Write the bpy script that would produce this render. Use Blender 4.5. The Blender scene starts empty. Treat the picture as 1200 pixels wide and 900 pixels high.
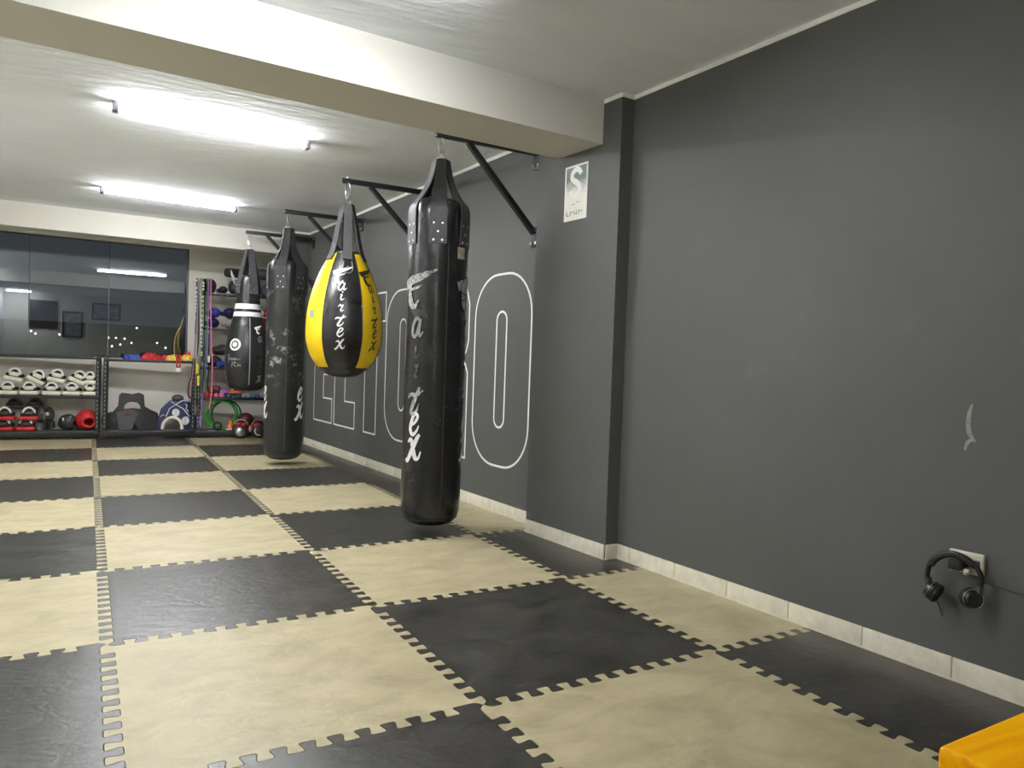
import bpy, bmesh, math, random
from mathutils import Vector as V, Matrix

random.seed(7)
PI = math.pi
sc = bpy.context.scene
COL = sc.collection

# ------------------------------------------------------------------ camera, world, exposure
cam_data = bpy.data.cameras.new('camera')
cam_data.sensor_width = 36.0
cam_data.lens = 852.14 / 1200 * 36.0
cam_data.clip_start = 0.02
cam_data.clip_end = 300
cam = bpy.data.objects.new('camera', cam_data)
COL.objects.link(cam)
CR = Matrix(((0.86331, -0.016565, -0.504406), (-0.503439, 0.041717, -0.863023), (0.035338, 0.998992, 0.027676)))
cam.matrix_world = Matrix.Translation((-0.0771, -1.9492, 1.0588)) @ CR.to_4x4()
sc.camera = cam
sc.view_settings.view_transform = 'Standard'
sc.view_settings.look = 'None'
sc.view_settings.gamma = 1
sc.view_settings.use_curve_mapping = False
sc.view_settings.exposure = 1.42
LAMP = 75.0            # strength of the LED battens
LAMP_COL = (0.985, 0.99, 1.0)

w = bpy.data.worlds.new('night')
sc.world = w
w.use_nodes = True
w.node_tree.nodes['Background'].inputs[0].default_value = (0.62, 0.68, 0.80, 1)
w.node_tree.nodes['Background'].inputs[1].default_value = 0.026


# ------------------------------------------------------------------ materials
def nt(m):
    m.use_nodes = True
    return m.node_tree.nodes, m.node_tree.links


def mat(name, col, rough=0.6, metal=0.0, var=0.0, vs=6.0, bump=0.0, bs=60.0, stretch=(1, 1, 1), coat=0.0, spec=0.5, rvar=0.0, detail=6):
    m = bpy.data.materials.new(name)
    N, L = nt(m)
    b = N['Principled BSDF']
    b.inputs['Base Color'].default_value = (*col, 1)
    b.inputs['Roughness'].default_value = rough
    b.inputs['Metallic'].default_value = metal
    b.inputs['Specular IOR Level'].default_value = spec
    if coat:
        b.inputs['Coat Weight'].default_value = coat
        b.inputs['Coat Roughness'].default_value = 0.15
    if var or bump or rvar:
        tc = N.new('ShaderNodeTexCoord')
        mp = N.new('ShaderNodeMapping')
        mp.inputs['Scale'].default_value = stretch
        L.new(tc.outputs['Object'], mp.inputs[0])
    if var or rvar:
        n = N.new('ShaderNodeTexNoise')
        n.inputs['Scale'].default_value = vs
        n.inputs['Detail'].default_value = detail
        n.inputs['Roughness'].default_value = 0.6
        L.new(mp.outputs[0], n.inputs['Vector'])
    if var:
        r = N.new('ShaderNodeValToRGB')
        r.color_ramp.elements[0].position = 0.3
        r.color_ramp.elements[1].position = 0.7
        r.color_ramp.elements[0].color = (*[c * (1 - var) for c in col], 1)
        r.color_ramp.elements[1].color = (*[min(1, c * (1 + var)) for c in col], 1)
        L.new(n.outputs['Fac'], r.inputs[0])
        L.new(r.outputs[0], b.inputs['Base Color'])
    if rvar:
        mr = N.new('ShaderNodeMapRange')
        mr.inputs['To Min'].default_value = rough - rvar
        mr.inputs['To Max'].default_value = rough + rvar
        L.new(n.outputs['Fac'], mr.inputs['Value'])
        L.new(mr.outputs[0], b.inputs['Roughness'])
    if bump:
        n2 = N.new('ShaderNodeTexNoise')
        n2.inputs['Scale'].default_value = bs
        n2.inputs['Detail'].default_value = 4
        L.new(mp.outputs[0], n2.inputs['Vector'])
        bp = N.new('ShaderNodeBump')
        bp.inputs['Strength'].default_value = bump
        bp.inputs['Distance'].default_value = 0.01
        L.new(n2.outputs['Fac'], bp.inputs['Height'])
        L.new(bp.outputs[0], b.inputs['Normal'])
    return m


def emit(name, col, s):
    m = bpy.data.materials.new(name)
    N, L = nt(m)
    N.remove(N['Principled BSDF'])
    e = N.new('ShaderNodeEmission')
    e.inputs[0].default_value = (*col, 1)
    e.inputs[1].default_value = s
    L.new(e.outputs[0], N['Material Output'].inputs[0])
    return m


def worn(m, col, scale, lo, hi, stretch=(1, 1, 1), zlo=None, zhi=None):
    """mix scuff marks of colour col over a material; optionally only between two heights of the object"""
    N, L = m.node_tree.nodes, m.node_tree.links
    b = N['Principled BSDF']
    tc = N.new('ShaderNodeTexCoord')
    mp = N.new('ShaderNodeMapping')
    mp.inputs['Scale'].default_value = stretch
    L.new(tc.outputs['Object'], mp.inputs[0])
    n = N.new('ShaderNodeTexNoise')
    n.inputs['Scale'].default_value = scale
    n.inputs['Detail'].default_value = 8
    n.inputs['Roughness'].default_value = 0.7
    L.new(mp.outputs[0], n.inputs['Vector'])
    mr = N.new('ShaderNodeMapRange')
    mr.inputs['From Min'].default_value = lo
    mr.inputs['From Max'].default_value = hi
    L.new(n.outputs['Fac'], mr.inputs['Value'])
    fac = mr.outputs[0]
    if zlo is not None:
        sp = N.new('ShaderNodeSeparateXYZ')
        L.new(tc.outputs['Object'], sp.inputs[0])
        mid, half = (zlo + zhi) / 2, (zhi - zlo) / 2
        s1 = N.new('ShaderNodeMath'); s1.operation = 'SUBTRACT'; s1.inputs[1].default_value = mid
        L.new(sp.outputs['Z'], s1.inputs[0])
        s2 = N.new('ShaderNodeMath'); s2.operation = 'ABSOLUTE'
        L.new(s1.outputs[0], s2.inputs[0])
        s3 = N.new('ShaderNodeMapRange')
        s3.inputs['From Min'].default_value = half
        s3.inputs['From Max'].default_value = half * 0.4
        L.new(s2.outputs[0], s3.inputs['Value'])
        mu = N.new('ShaderNodeMath'); mu.operation = 'MULTIPLY'
        L.new(fac, mu.inputs[0]); L.new(s3.outputs[0], mu.inputs[1])
        fac = mu.outputs[0]
    mx = N.new('ShaderNodeMix'); mx.data_type = 'RGBA'
    L.new(fac, mx.inputs['Factor'])
    src = b.inputs['Base Color']
    if src.is_linked:
        L.new(src.links[0].from_socket, mx.inputs['A'])
    else:
        mx.inputs['A'].default_value = src.default_value
    mx.inputs['B'].default_value = (*col, 1)
    L.new(mx.outputs['Result'], src)
    return m


M = {}
M['wall_grey'] = mat('grey wall paint', (0.087, 0.0885, 0.0835), 0.60, var=0.07, vs=1.3, bump=0.03, bs=40)
worn(M['wall_grey'], (0.13, 0.13, 0.125), 2.6, 0.62, 0.85)
M['white_paint'] = mat('white paint', (0.76, 0.735, 0.65), 0.75, var=0.03, vs=1.5, bump=0.05, bs=30)
M['ceiling'] = mat('ceiling plaster', (0.88, 0.93, 0.99), 0.85, var=0.03, vs=1.0, bump=0.9, bs=5.0, stretch=(1, 3.5, 1))
M['plain_white'] = mat('fresh white paint', (0.88, 0.88, 0.87), 0.8)
M['pale_tile'] = mat('pale floor tile', (0.72, 0.70, 0.66), 0.4)
M['beam_paint'] = mat('aged white beam paint', (0.70, 0.685, 0.62), 0.75, var=0.03, vs=1.5, bump=0.05, bs=30)
M['trim_white'] = mat('bare plaster edge', (0.86, 0.85, 0.80), 0.8, var=0.06, vs=12)
M['baseboard'] = mat('cream ceramic', (0.74, 0.70, 0.57), 0.35, var=0.12, vs=18, bump=0.04, bs=30)
worn(M['baseboard'], (0.25, 0.22, 0.17), 7, 0.66, 0.74)
M['concrete'] = mat('bare concrete', (0.05, 0.05, 0.05), 0.9)


def mat_rubber(name, lo, hi, rough, spec=0.5):
    m = bpy.data.materials.new(name)
    N, L = nt(m)
    b = N['Principled BSDF']
    b.inputs['Specular IOR Level'].default_value = spec
    geo = N.new('ShaderNodeNewGeometry')
    mp = N.new('ShaderNodeMapping')
    mp.inputs['Rotation'].default_value = (0, 0, 0.5)
    mp.inputs['Scale'].default_value = (1, 1.6, 1)
    L.new(geo.outputs['Position'], mp.inputs[0])
    n = N.new('ShaderNodeTexNoise')
    n.inputs['Scale'].default_value = 4.5
    n.inputs['Detail'].default_value = 9
    n.inputs['Roughness'].default_value = 0.68
    n.inputs['Distortion'].default_value = 0.6
    L.new(mp.outputs[0], n.inputs['Vector'])
    r = N.new('ShaderNodeValToRGB')
    r.color_ramp.elements[0].position = 0.32
    r.color_ramp.elements[1].position = 0.70
    r.color_ramp.elements[0].color = (*lo, 1)
    r.color_ramp.elements[1].color = (*hi, 1)
    L.new(n.outputs['Fac'], r.inputs[0])
    oi = N.new('ShaderNodeObjectInfo')
    mr = N.new('ShaderNodeMapRange')
    mr.inputs['To Min'].default_value = 0.9
    mr.inputs['To Max'].default_value = 1.08
    L.new(oi.outputs['Random'], mr.inputs['Value'])
    mm = N.new('ShaderNodeMix'); mm.data_type = 'RGBA'; mm.blend_type = 'MULTIPLY'
    mm.inputs['Factor'].default_value = 1
    L.new(r.outputs[0], mm.inputs['A'])
    L.new(mr.outputs[0], mm.inputs['B'])
    L.new(mm.outputs['Result'], b.inputs['Base Color'])
    mrr = N.new('ShaderNodeMapRange')
    mrr.inputs['To Min'].default_value = rough - 0.1
    mrr.inputs['To Max'].default_value = rough + 0.12
    L.new(n.outputs['Fac'], mrr.inputs['Value'])
    L.new(mrr.outputs[0], b.inputs['Roughness'])
    n2 = N.new('ShaderNodeTexNoise')
    n2.inputs['Scale'].default_value = 60
    n2.inputs['Detail'].default_value = 5
    L.new(geo.outputs['Position'], n2.inputs['Vector'])
    bp = N.new('ShaderNodeBump')
    bp.inputs['Strength'].default_value = 0.12
    bp.inputs['Distance'].default_value = 0.004
    L.new(n2.outputs['Fac'], bp.inputs['Height'])
    n3 = N.new('ShaderNodeTexNoise')
    n3.inputs['Scale'].default_value = 9
    n3.inputs['Detail'].default_value = 6
    n3.inputs['Distortion'].default_value = 1.5
    L.new(mp.outputs[0], n3.inputs['Vector'])
    bp2 = N.new('ShaderNodeBump')
    bp2.inputs['Strength'].default_value = 0.22
    bp2.inputs['Distance'].default_value = 0.012
    L.new(n3.outputs['Fac'], bp2.inputs['Height'])
    L.new(bp.outputs[0], bp2.inputs['Normal'])
    L.new(bp2.outputs[0], b.inputs['Normal'])
    return m


M['mat_light'] = mat_rubber('light grey mat', (0.330, 0.284, 0.165), (0.520, 0.455, 0.285), 0.44)
M['mat_dark'] = mat_rubber('charcoal mat', (0.011, 0.0105, 0.0085), (0.047, 0.0435, 0.0355), 0.33, 0.75)
M['black_steel'] = mat('black painted steel', (0.014, 0.016, 0.019), 0.42, metal=0.0, spec=0.5)
M['shelf_steel'] = mat('dark shelf steel', (0.016, 0.019, 0.021), 0.35, spec=0.6)
M['shelf_board'] = mat('grey shelf board', (0.06, 0.06, 0.058), 0.45)
M['steel'] = mat('zinc steel', (0.62, 0.62, 0.62), 0.3, metal=1.0)
M['vinyl_black'] = mat('black vinyl', (0.014, 0.014, 0.0145), 0.30, var=0.25, vs=9, bump=0.22, bs=16, rvar=0.1, spec=0.5)
M['vinyl_scuffed'] = mat('scuffed black vinyl', (0.016, 0.016, 0.0165), 0.34, var=0.3, vs=9, bump=0.25, bs=16, rvar=0.1)
worn(M['vinyl_scuffed'], (0.30, 0.30, 0.28), 11, 0.555, 0.62, (1, 1, 1.3), 0.70, 1.34)
M['vinyl_front'] = mat('black vinyl, worn', (0.012, 0.012, 0.0125), 0.25, var=0.3, vs=9, bump=0.2, bs=13, rvar=0.12)
worn(M['vinyl_front'], (0.12, 0.12, 0.115), 12, 0.68, 0.78, (1, 1, 0.35), 0.7, 1.75)
M['vinyl_yellow'] = mat('yellow vinyl', (0.82, 0.55, 0.003), 0.45, var=0.06, vs=14, bump=0.12, bs=30)
M['webbing'] = mat('dark grey webbing', (0.060, 0.060, 0.062), 0.75, bump=0.3, bs=200, var=0.15, vs=40)
M['webbing_black'] = mat('black webbing', (0.042, 0.044, 0.046), 0.5, bump=0.25, bs=120, var=0.2, vs=20)
M['print_white'] = mat('white print', (0.80, 0.80, 0.78), 0.5)
M['print_worn'] = mat('worn white print', (0.36, 0.36, 0.35), 0.55, var=0.5, vs=60)
worn(M['print_worn'], (0.03, 0.03, 0.03), 55, 0.50, 0.60)
M['print_faint'] = mat('rubbed-off print', (0.085, 0.085, 0.083), 0.6, var=0.5, vs=50)
worn(M['print_faint'], (0.016, 0.016, 0.016), 45, 0.46, 0.54)
M['print_black'] = mat('black print', (0.02, 0.018, 0.01), 0.5)
M['print_grey'] = mat('grey print', (0.22, 0.22, 0.215), 0.6)
M['mural'] = mat('white wall paint line', (0.86, 0.86, 0.83), 0.7)
M['scuff'] = mat('chalky scuff', (0.26, 0.26, 0.255), 0.9, var=0.3, vs=60)
M['sign_green'] = mat('faded sign green', (0.10, 0.17, 0.13), 0.4)
M['sign_white'] = mat('sign white', (0.85, 0.85, 0.80), 0.4)
M['black_plastic'] = mat('black plastic', (0.010, 0.010, 0.011), 0.3)
M['black_foam'] = mat('black foam', (0.010, 0.010, 0.010), 0.7)
M['white_plastic'] = mat('ivory plastic', (0.66, 0.63, 0.52), 0.4)
M['cable_grey'] = mat('dark cable', (0.035, 0.035, 0.035), 0.4)
M['cream'] = mat('cream leather', (0.76, 0.73, 0.60), 0.5, var=0.08, vs=20)
M['red'] = mat('red leather', (0.50, 0.022, 0.022), 0.4, var=0.2, vs=20)
M['dark_red'] = mat('maroon leather', (0.10, 0.010, 0.014), 0.45, var=0.2, vs=20)
M['pink'] = mat('pink rubber', (0.60, 0.17, 0.23), 0.5)
M['blue'] = mat('blue leather', (0.035, 0.06, 0.32), 0.4, var=0.2, vs=20)
M['blue_cloth'] = mat('blue cloth', (0.06, 0.10, 0.42), 0.8, var=0.2, vs=30)
M['navy'] = mat('navy leather', (0.014, 0.020, 0.080), 0.38, var=0.2, vs=15)
M['grey_leather'] = mat('grey leather', (0.30, 0.30, 0.29), 0.5)
M['charcoal'] = mat('charcoal leather', (0.030, 0.031, 0.033), 0.45, var=0.2, vs=20)
M['charcoal2'] = mat('mid charcoal leather', (0.060, 0.061, 0.062), 0.5, var=0.15, vs=20)
M['slate_leather'] = mat('dark slate leather', (0.040, 0.046, 0.062), 0.5, var=0.2, vs=20)
M['red_cloth'] = mat('red cloth', (0.55, 0.03, 0.03), 0.85, var=0.2, vs=40)
M['yellow_cloth'] = mat('yellow cloth', (0.72, 0.50, 0.08), 0.85, var=0.25, vs=30)
M['purple'] = mat('purple rubber', (0.26, 0.10, 0.36), 0.5)
M['plum'] = mat('plum rubber', (0.13, 0.07, 0.13), 0.5)
M['lilac'] = mat('lilac rubber', (0.22, 0.16, 0.42), 0.5)
M['rose'] = mat('rose rubber', (0.52, 0.20, 0.32), 0.5)
M['pale_green'] = mat('pale green rubber', (0.30, 0.36, 0.24), 0.5)
M['green'] = mat('green rubber', (0.06, 0.26, 0.11), 0.5)
M['hoop_green'] = mat('bright green plastic', (0.03, 0.30, 0.03), 0.35)
M['hoop_dark'] = mat('dark green plastic', (0.02, 0.14, 0.05), 0.35)
M['teal'] = mat('teal rubber', (0.04, 0.13, 0.16), 0.5)
M['yellow'] = mat('yellow plastic', (0.80, 0.66, 0.05), 0.4)
M['orange'] = mat('orange plastic', (0.80, 0.16, 0.03), 0.5)
M['dumb_blue'] = mat('steel blue vinyl', (0.07, 0.14, 0.28), 0.45)
M['dumb_grey'] = mat('lavender grey vinyl', (0.30, 0.29, 0.32), 0.45)
M['wood_frame'] = mat('dark wood frame', (0.04, 0.03, 0.025), 0.5)
M['paper'] = mat('framed print paper', (0.35, 0.36, 0.36), 0.7, var=0.5, vs=9)
M['housing'] = mat('lamp housing', (0.75, 0.75, 0.74), 0.5)
M['endcap'] = mat('lamp end cap', (0.22, 0.22, 0.26), 0.5)
M['led'] = emit('led diffuser', LAMP_COL, LAMP)
M['town'] = emit('town light', (1, 0.93, 0.8), 1.6)
M['silicone'] = mat('window joint', (0.10, 0.11, 0.12), 0.4)
M['tan'] = mat('tan cane', (0.35, 0.27, 0.15), 0.6)

# polished orange wood
m = mat('orange varnished wood', (0.62, 0.25, 0.02), 0.45, spec=0.08)
N, L = m.node_tree.nodes, m.node_tree.links
tc = N.new('ShaderNodeTexCoord'); mp = N.new('ShaderNodeMapping')
mp.inputs['Scale'].default_value = (3, 22, 22)
L.new(tc.outputs['Object'], mp.inputs[0])
n = N.new('ShaderNodeTexNoise'); n.inputs['Scale'].default_value = 1.6; n.inputs['Detail'].default_value = 8; n.inputs['Distortion'].default_value = 1.2
L.new(mp.outputs[0], n.inputs['Vector'])
r = N.new('ShaderNodeValToRGB')
r.color_ramp.elements[0].position = 0.3; r.color_ramp.elements[0].color = (0.86, 0.33, 0.001, 1)
r.color_ramp.elements[1].position = 0.68; r.color_ramp.elements[1].color = (1.0, 0.52, 0.003, 1)
L.new(n.outputs['Fac'], r.inputs[0]); L.new(r.outputs[0], N['Principled BSDF'].inputs['Base Color'])
M['wood'] = m

# window glass: clear pane with a mirror-like sheen of the lit room
m = bpy.data.materials.new('window glass')
N, L = nt(m)
N.remove(N['Principled BSDF'])
tr = N.new('ShaderNodeBsdfTransparent'); tr.inputs[0].default_value = (0.86, 0.9, 0.92, 1)
gl = N.new('ShaderNodeBsdfGlossy'); gl.inputs['Roughness'].default_value = 0.0; gl.inputs[0].default_value = (0.9, 0.95, 1, 1)
mx = N.new('ShaderNodeMixShader'); mx.inputs[0].default_value = 0.11
L.new(tr.outputs[0], mx.inputs[1]); L.new(gl.outputs[0], mx.inputs[2])
L.new(mx.outputs[0], N['Material Output'].inputs[0])
M['glass'] = m


# ------------------------------------------------------------------ mesh helpers
def smooth_path(pts, n=8, closed=False):
    pts = [V(p) for p in pts]
    out = []
    k = len(pts)
    rng = range(k) if closed else range(k - 1)
    for i in rng:
        if closed:
            p0, p1, p2, p3 = pts[(i - 1) % k], pts[i], pts[(i + 1) % k], pts[(i + 2) % k]
        else:
            p0, p1, p2, p3 = pts[max(i - 1, 0)], pts[i], pts[i + 1], pts[min(i + 2, k - 1)]
        for j in range(n):
            t = j / n
            out.append(0.5 * ((2 * p1) + (p2 - p0) * t + (2 * p0 - 5 * p1 + 4 * p2 - p3) * t * t + (3 * p1 - p0 - 3 * p2 + p3) * t ** 3))
    if not closed:
        out.append(pts[-1])
    return out


class B:
    def __init__(s):
        s.bm = bmesh.new()

    def box(s, x0, x1, y0, y1, z0, z1, bev=0.0, seg=2, mtx=None):
        vs = [s.bm.verts.new((x, y, z)) for x in (x0, x1) for y in (y0, y1) for z in (z0, z1)]
        fs = [(0, 1, 3, 2), (4, 6, 7, 5), (0, 4, 5, 1), (2, 3, 7, 6), (0, 2, 6, 4), (1, 5, 7, 3)]
        faces = [s.bm.faces.new([vs[i] for i in f]) for f in fs]
        geo = vs
        if bev:
            es = list({e for f in faces for e in f.edges})
            r = bmesh.ops.bevel(s.bm, geom=es, offset=bev, segments=seg, affect='EDGES', profile=0.5)
            geo = list({v for f in r['faces'] for v in f.verts} | {v for v in vs if v.is_valid})
        if mtx is not None:
            bmesh.ops.transform(s.bm, matrix=mtx, verts=[v for v in geo if v.is_valid])
        return s

    def bar(s, p0, p1, wx, wz, up=(0, 0, 1), bev=0.0):
        """rectangular bar from p0 to p1, wx wide across, wz deep along up"""
        p0, p1 = V(p0), V(p1)
        d = (p1 - p0); ln = d.length; d.normalize()
        u = V(up); u = (u - d * u.dot(d)).normalized(); r = d.cross(u)
        mt = Matrix((r, d, u)).transposed().to_4x4(); mt.translation = p0
        return s.box(-wx / 2, wx / 2, 0, ln, -wz / 2, wz / 2, bev, mtx=mt)

    def cyl(s, p0, p1, r0, r1=None, seg=20, cap=True):
        r1 = r0 if r1 is None else r1
        p0, p1 = V(p0), V(p1)
        d = (p1 - p0).normalized()
        a = V((0, 0, 1)) if abs(d.z) < 0.9 else V((1, 0, 0))
        x = d.cross(a).normalized(); y = d.cross(x)
        rings = []
        for p, r in ((p0, r0), (p1, r1)):
            rings.append([s.bm.verts.new(p + (x * math.cos(t) + y * math.sin(t)) * r) for t in [2 * PI * i / seg for i in range(seg)]])
        for i in range(seg):
            j = (i + 1) % seg
            s.bm.faces.new((rings[0][i], rings[0][j], rings[1][j], rings[1][i]))
        if cap:
            s.bm.faces.new(rings[0][::-1]); s.bm.faces.new(rings[1])
        return s

    def tube(s, pts, r, seg=8, closed=False, flat=1.0):
        pts = [V(p) for p in pts]
        k = len(pts)
        rings = []
        prev = None
        for i, p in enumerate(pts):
            if closed:
                d = pts[(i + 1) % k] - pts[(i - 1) % k]
            else:
                d = pts[min(i + 1, k - 1)] - pts[max(i - 1, 0)]
            if d.length < 1e-9:
                d = V((0, 0, 1))
            d.normalize()
            if prev is None:
                a = V((0, 0, 1)) if abs(d.z) < 0.9 else V((1, 0, 0))
                x = (a - d * a.dot(d)).normalized()
            else:
                x = (prev - d * prev.dot(d)).normalized()
            prev = x
            y = d.cross(x)
            rr = r[i] if isinstance(r, (list, tuple)) else r
            rings.append([s.bm.verts.new(p + (x * math.cos(t) * flat + y * math.sin(t)) * rr) for t in [2 * PI * j / seg for j in range(seg)]])
        for i in range(k if closed else k - 1):
            a, b = rings[i], rings[(i + 1) % k]
            for j in range(seg):
                s.bm.faces.new((a[j], a[(j + 1) % seg], b[(j + 1) % seg], b[j]))
        if not closed:
            s.bm.faces.new(rings[0][::-1]); s.bm.faces.new(rings[-1])
        return s

    def lathe(s, prof, cx, cy, seg=48, a0=0.0, a1=2 * PI, fn=None, flip=False):
        full = abs(a1 - a0 - 2 * PI) < 1e-6
        cols = []
        cnt = seg if full else seg + 1
        poles = {}
        for i in range(cnt):
            t = a0 + (a1 - a0) * i / seg
            c = []
            for k, (r, z) in enumerate(prof):
                if r < 1e-6:
                    if k not in poles:
                        poles[k] = s.bm.verts.new((cx, cy, z))
                    c.append(poles[k])
                else:
                    rr = fn(t, r, z) if fn else r
                    c.append(s.bm.verts.new((cx + rr * math.cos(t), cy + rr * math.sin(t), z)))
            cols.append(c)
        for i in range(seg):
            a, b = cols[i], cols[(i + 1) % cnt]
            for k in range(len(prof) - 1):
                q = []
                for v in (a[k], b[k], b[k + 1], a[k + 1]):
                    if v not in q:
                        q.append(v)
                if len(q) >= 3:
                    s.bm.faces.new(q)
        return s

    def ell(s, c, r, mtx=None, nu=20, nv=12, fn=None, keep=None):
        c = V(c)
        grid = []
        for i in range(nv + 1):
            ph = PI * i / nv
            row = []
            for j in range(nu):
                t = 2 * PI * j / nu
                d = V((math.sin(ph) * math.cos(t), math.sin(ph) * math.sin(t), math.cos(ph)))
                k = fn(d) if fn else 1.0
                p = V((d.x * r[0], d.y * r[1], d.z * r[2])) * k
                if mtx is not None:
                    p = mtx @ p
                row.append((d, c + p))
            grid.append(row)
        top = s.bm.verts.new(grid[0][0][1]); bot = s.bm.verts.new(grid[nv][0][1])
        vr = [[top] * nu] + [[s.bm.verts.new(grid[i][j][1]) for j in range(nu)] for i in range(1, nv)] + [[bot] * nu]
        for i in range(nv):
            for j in range(nu):
                k = (j + 1) % nu
                dm = (grid[i][j][0] + grid[i + 1][k][0]) / 2
                if keep and not keep(dm.normalized()):
                    continue
                q = []
                for v in (vr[i][j], vr[i + 1][j], vr[i + 1][k], vr[i][k]):
                    if v not in q:
                        q.append(v)
                s.bm.faces.new(q)
        if keep:
            bmesh.ops.delete(s.bm, geom=[v for v in s.bm.verts if not v.link_faces], context='VERTS')
        return s

    def torus(s, c, R, r, axis=(0, 1, 0), seg=28, rs=8, sx=1.0, sy=1.0, arc=(0, 2 * PI)):
        c = V(c); ax = V(axis).normalized()
        a = V((0, 0, 1)) if abs(ax.z) < 0.9 else V((1, 0, 0))
        x = a.cross(ax).normalized(); y = ax.cross(x)
        closed = abs(arc[1] - arc[0] - 2 * PI) < 1e-6
        nseg = seg if closed else seg + 1
        pts = [c + x * math.cos(t) * R * sx + y * math.sin(t) * R * sy for t in [arc[0] + (arc[1] - arc[0]) * i / seg for i in range(nseg)]]
        return s.tube(pts, r, rs, closed)

    def prism(s, poly, z0, z1):
        lo = [s.bm.verts.new((x, y, z0)) for x, y in poly]
        hi = [s.bm.verts.new((x, y, z1)) for x, y in poly]
        s.bm.faces.new(lo[::-1]); s.bm.faces.new(hi)
        for i in range(len(poly)):
            j = (i + 1) % len(poly)
            s.bm.faces.new((lo[i], lo[j], hi[j], hi[i]))
        return s

    def ribbon(s, pts, fn, thick=None):
        """brush stroke: pts = (u, v, width); fn(u, v) gives the surface point"""
        k = len(pts)
        prev = None
        for i in range(k):
            u, v, wd = pts[i]
            a, b = pts[max(i - 1, 0)], pts[min(i + 1, k - 1)]
            dx, dy = b[0] - a[0], b[1] - a[1]
            ln = math.hypot(dx, dy) or 1
            nx, ny = -dy / ln * wd / 2, dx / ln * wd / 2
            cur = (s.bm.verts.new(fn(u + nx, v + ny)), s.bm.verts.new(fn(u - nx, v - ny)))
            if prev:
                s.bm.faces.new((prev[0], prev[1], cur[1], cur[0]))
            prev = cur
        return s

    def sheet(s, outline, holes, fn, thick):
        """flat panel with holes, outline in (u, v), mapped by fn(u, v, depth)"""
        bm2 = bmesh.new()
        es = []
        for loop in [outline] + holes:
            vs = [bm2.verts.new((u, v, 0)) for u, v in loop]
            for i in range(len(vs)):
                es.append(bm2.edges.new((vs[i], vs[(i + 1) % len(vs)])))
        bmesh.ops.triangle_fill(bm2, use_beauty=True, use_dissolve=False, edges=es)
        bmesh.ops.subdivide_edges(bm2, edges=[e for e in bm2.edges if not e.is_boundary and e.calc_length() > 0.06], cuts=2, use_grid_fill=True)
        bmesh.ops.triangulate(bm2, faces=[f for f in bm2.faces if len(f.verts) > 4])
        bm2.normal_update()
        mp = {}
        for side, dep in ((0, 0.0), (1, thick)):
            for v in bm2.verts:
                mp[(v, side)] = s.bm.verts.new(fn(v.co.x, v.co.y, dep))
        for f in bm2.faces:
            s.bm.faces.new([mp[(v, 0)] for v in f.verts])
            s.bm.faces.new([mp[(v, 1)] for v in reversed(f.verts)])
        for e in bm2.edges:
            if e.is_boundary:
                a, b = e.verts
                s.bm.faces.new((mp[(a, 0)], mp[(b, 0)], mp[(b, 1)], mp[(a, 1)]))
        bm2.free()
        return s


def obj(name, b, m, parent=None, ang=38, solid=0.0, sub=0):
    me = bpy.data.meshes.new(name)
    bmesh.ops.recalc_face_normals(b.bm, faces=b.bm.faces[:])
    if parent is not None:
        bmesh.ops.translate(b.bm, vec=-parent_world(parent), verts=b.bm.verts[:])
    b.bm.to_mesh(me)
    b.bm.free()
    for p in me.polygons:
        p.use_smooth = True
    me.set_sharp_from_angle(angle=math.radians(ang))
    me.materials.append(m)
    o = bpy.data.objects.new(name, me)
    COL.objects.link(o)
    if parent is not None:
        o.parent = parent
    if solid:
        md = o.modifiers.new('thickness', 'SOLIDIFY'); md.thickness = solid; md.offset = -1
    if sub:
        md = o.modifiers.new('smooth', 'SUBSURF'); md.levels = sub; md.render_levels = sub
    return o


def parent_world(p):
    t = V((0, 0, 0))
    while p is not None:
        t = t + p.location
        p = p.parent
    return t


def tag(o, label, cat, group=None):
    o['label'] = label
    o['category'] = cat
    if group:
        o['group'] = group
    return o


def thing(name, label, cat, loc, group=None):
    o = bpy.data.objects.new(name, None)
    o.empty_display_size = 0.05
    COL.objects.link(o)
    o.location = loc
    return tag(o, label, cat, group)


def struct(name, b, m, **k):
    o = obj(name, b, m, **k)
    o['kind'] = 'structure'
    return o


def dup(src, loc, label, mats=None):
    """copy a thing with its parts; mats swaps part materials by part name"""
    r = src.copy(); COL.objects.link(r)
    r.location = loc; r['label'] = label
    for ch in list(src.children):
        c = ch.copy(); COL.objects.link(c); c.parent = r
        for g in ch.children:
            d = g.copy(); COL.objects.link(d); d.parent = c
    return r


# ------------------------------------------------------------------ the room
ZC = 2.55                                   # ceiling height
xA = lambda y: 2.552 - 0.0528 * y           # near part of the right wall
xR = lambda y: 2.582 - 0.053 * y            # recessed part beyond the pillar
P1, P2 = (2.403, 1.215), (2.343, 1.956)     # pillar's two room-side corners
YG = 8.32                                   # plane of the window wall

struct('floor', B().box(-2.3, 3.2, -5.4, 8.7, -0.14, -0.025), M['pale_tile'])
struct('ceiling', B().box(-2.3, 3.2, -5.4, 8.7, ZC, ZC + 0.12), M['ceiling'])
struct('wall_right', B().prism([(xA(-5.3), -5.3), (xA(1.5), 1.5), (2.9, 1.5), (2.9, -5.3)], -0.025, ZC), M['wall_grey'])
struct('wall_right_recess', B().prism([(xR(1.6), 1.6), (xR(8.6), 8.6), (2.9, 8.6), (2.9, 1.6)], -0.025, ZC), M['wall_grey'])
struct('pillar', B().prism([P1, P2, (2.62, 1.956), (2.62, 1.215)], -0.025, ZC), M['wall_grey'])
struct('far_pillar', B().prism([(1.93, 6.93), (2.5, 6.93), (2.5, 7.30), (1.93, 7.30)], -0.025, ZC), M['wall_grey'])
struct('wall_left', B().box(-2.3, -2.04, -5.3, 8.6, -0.025, ZC), M['plain_white'])
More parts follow.
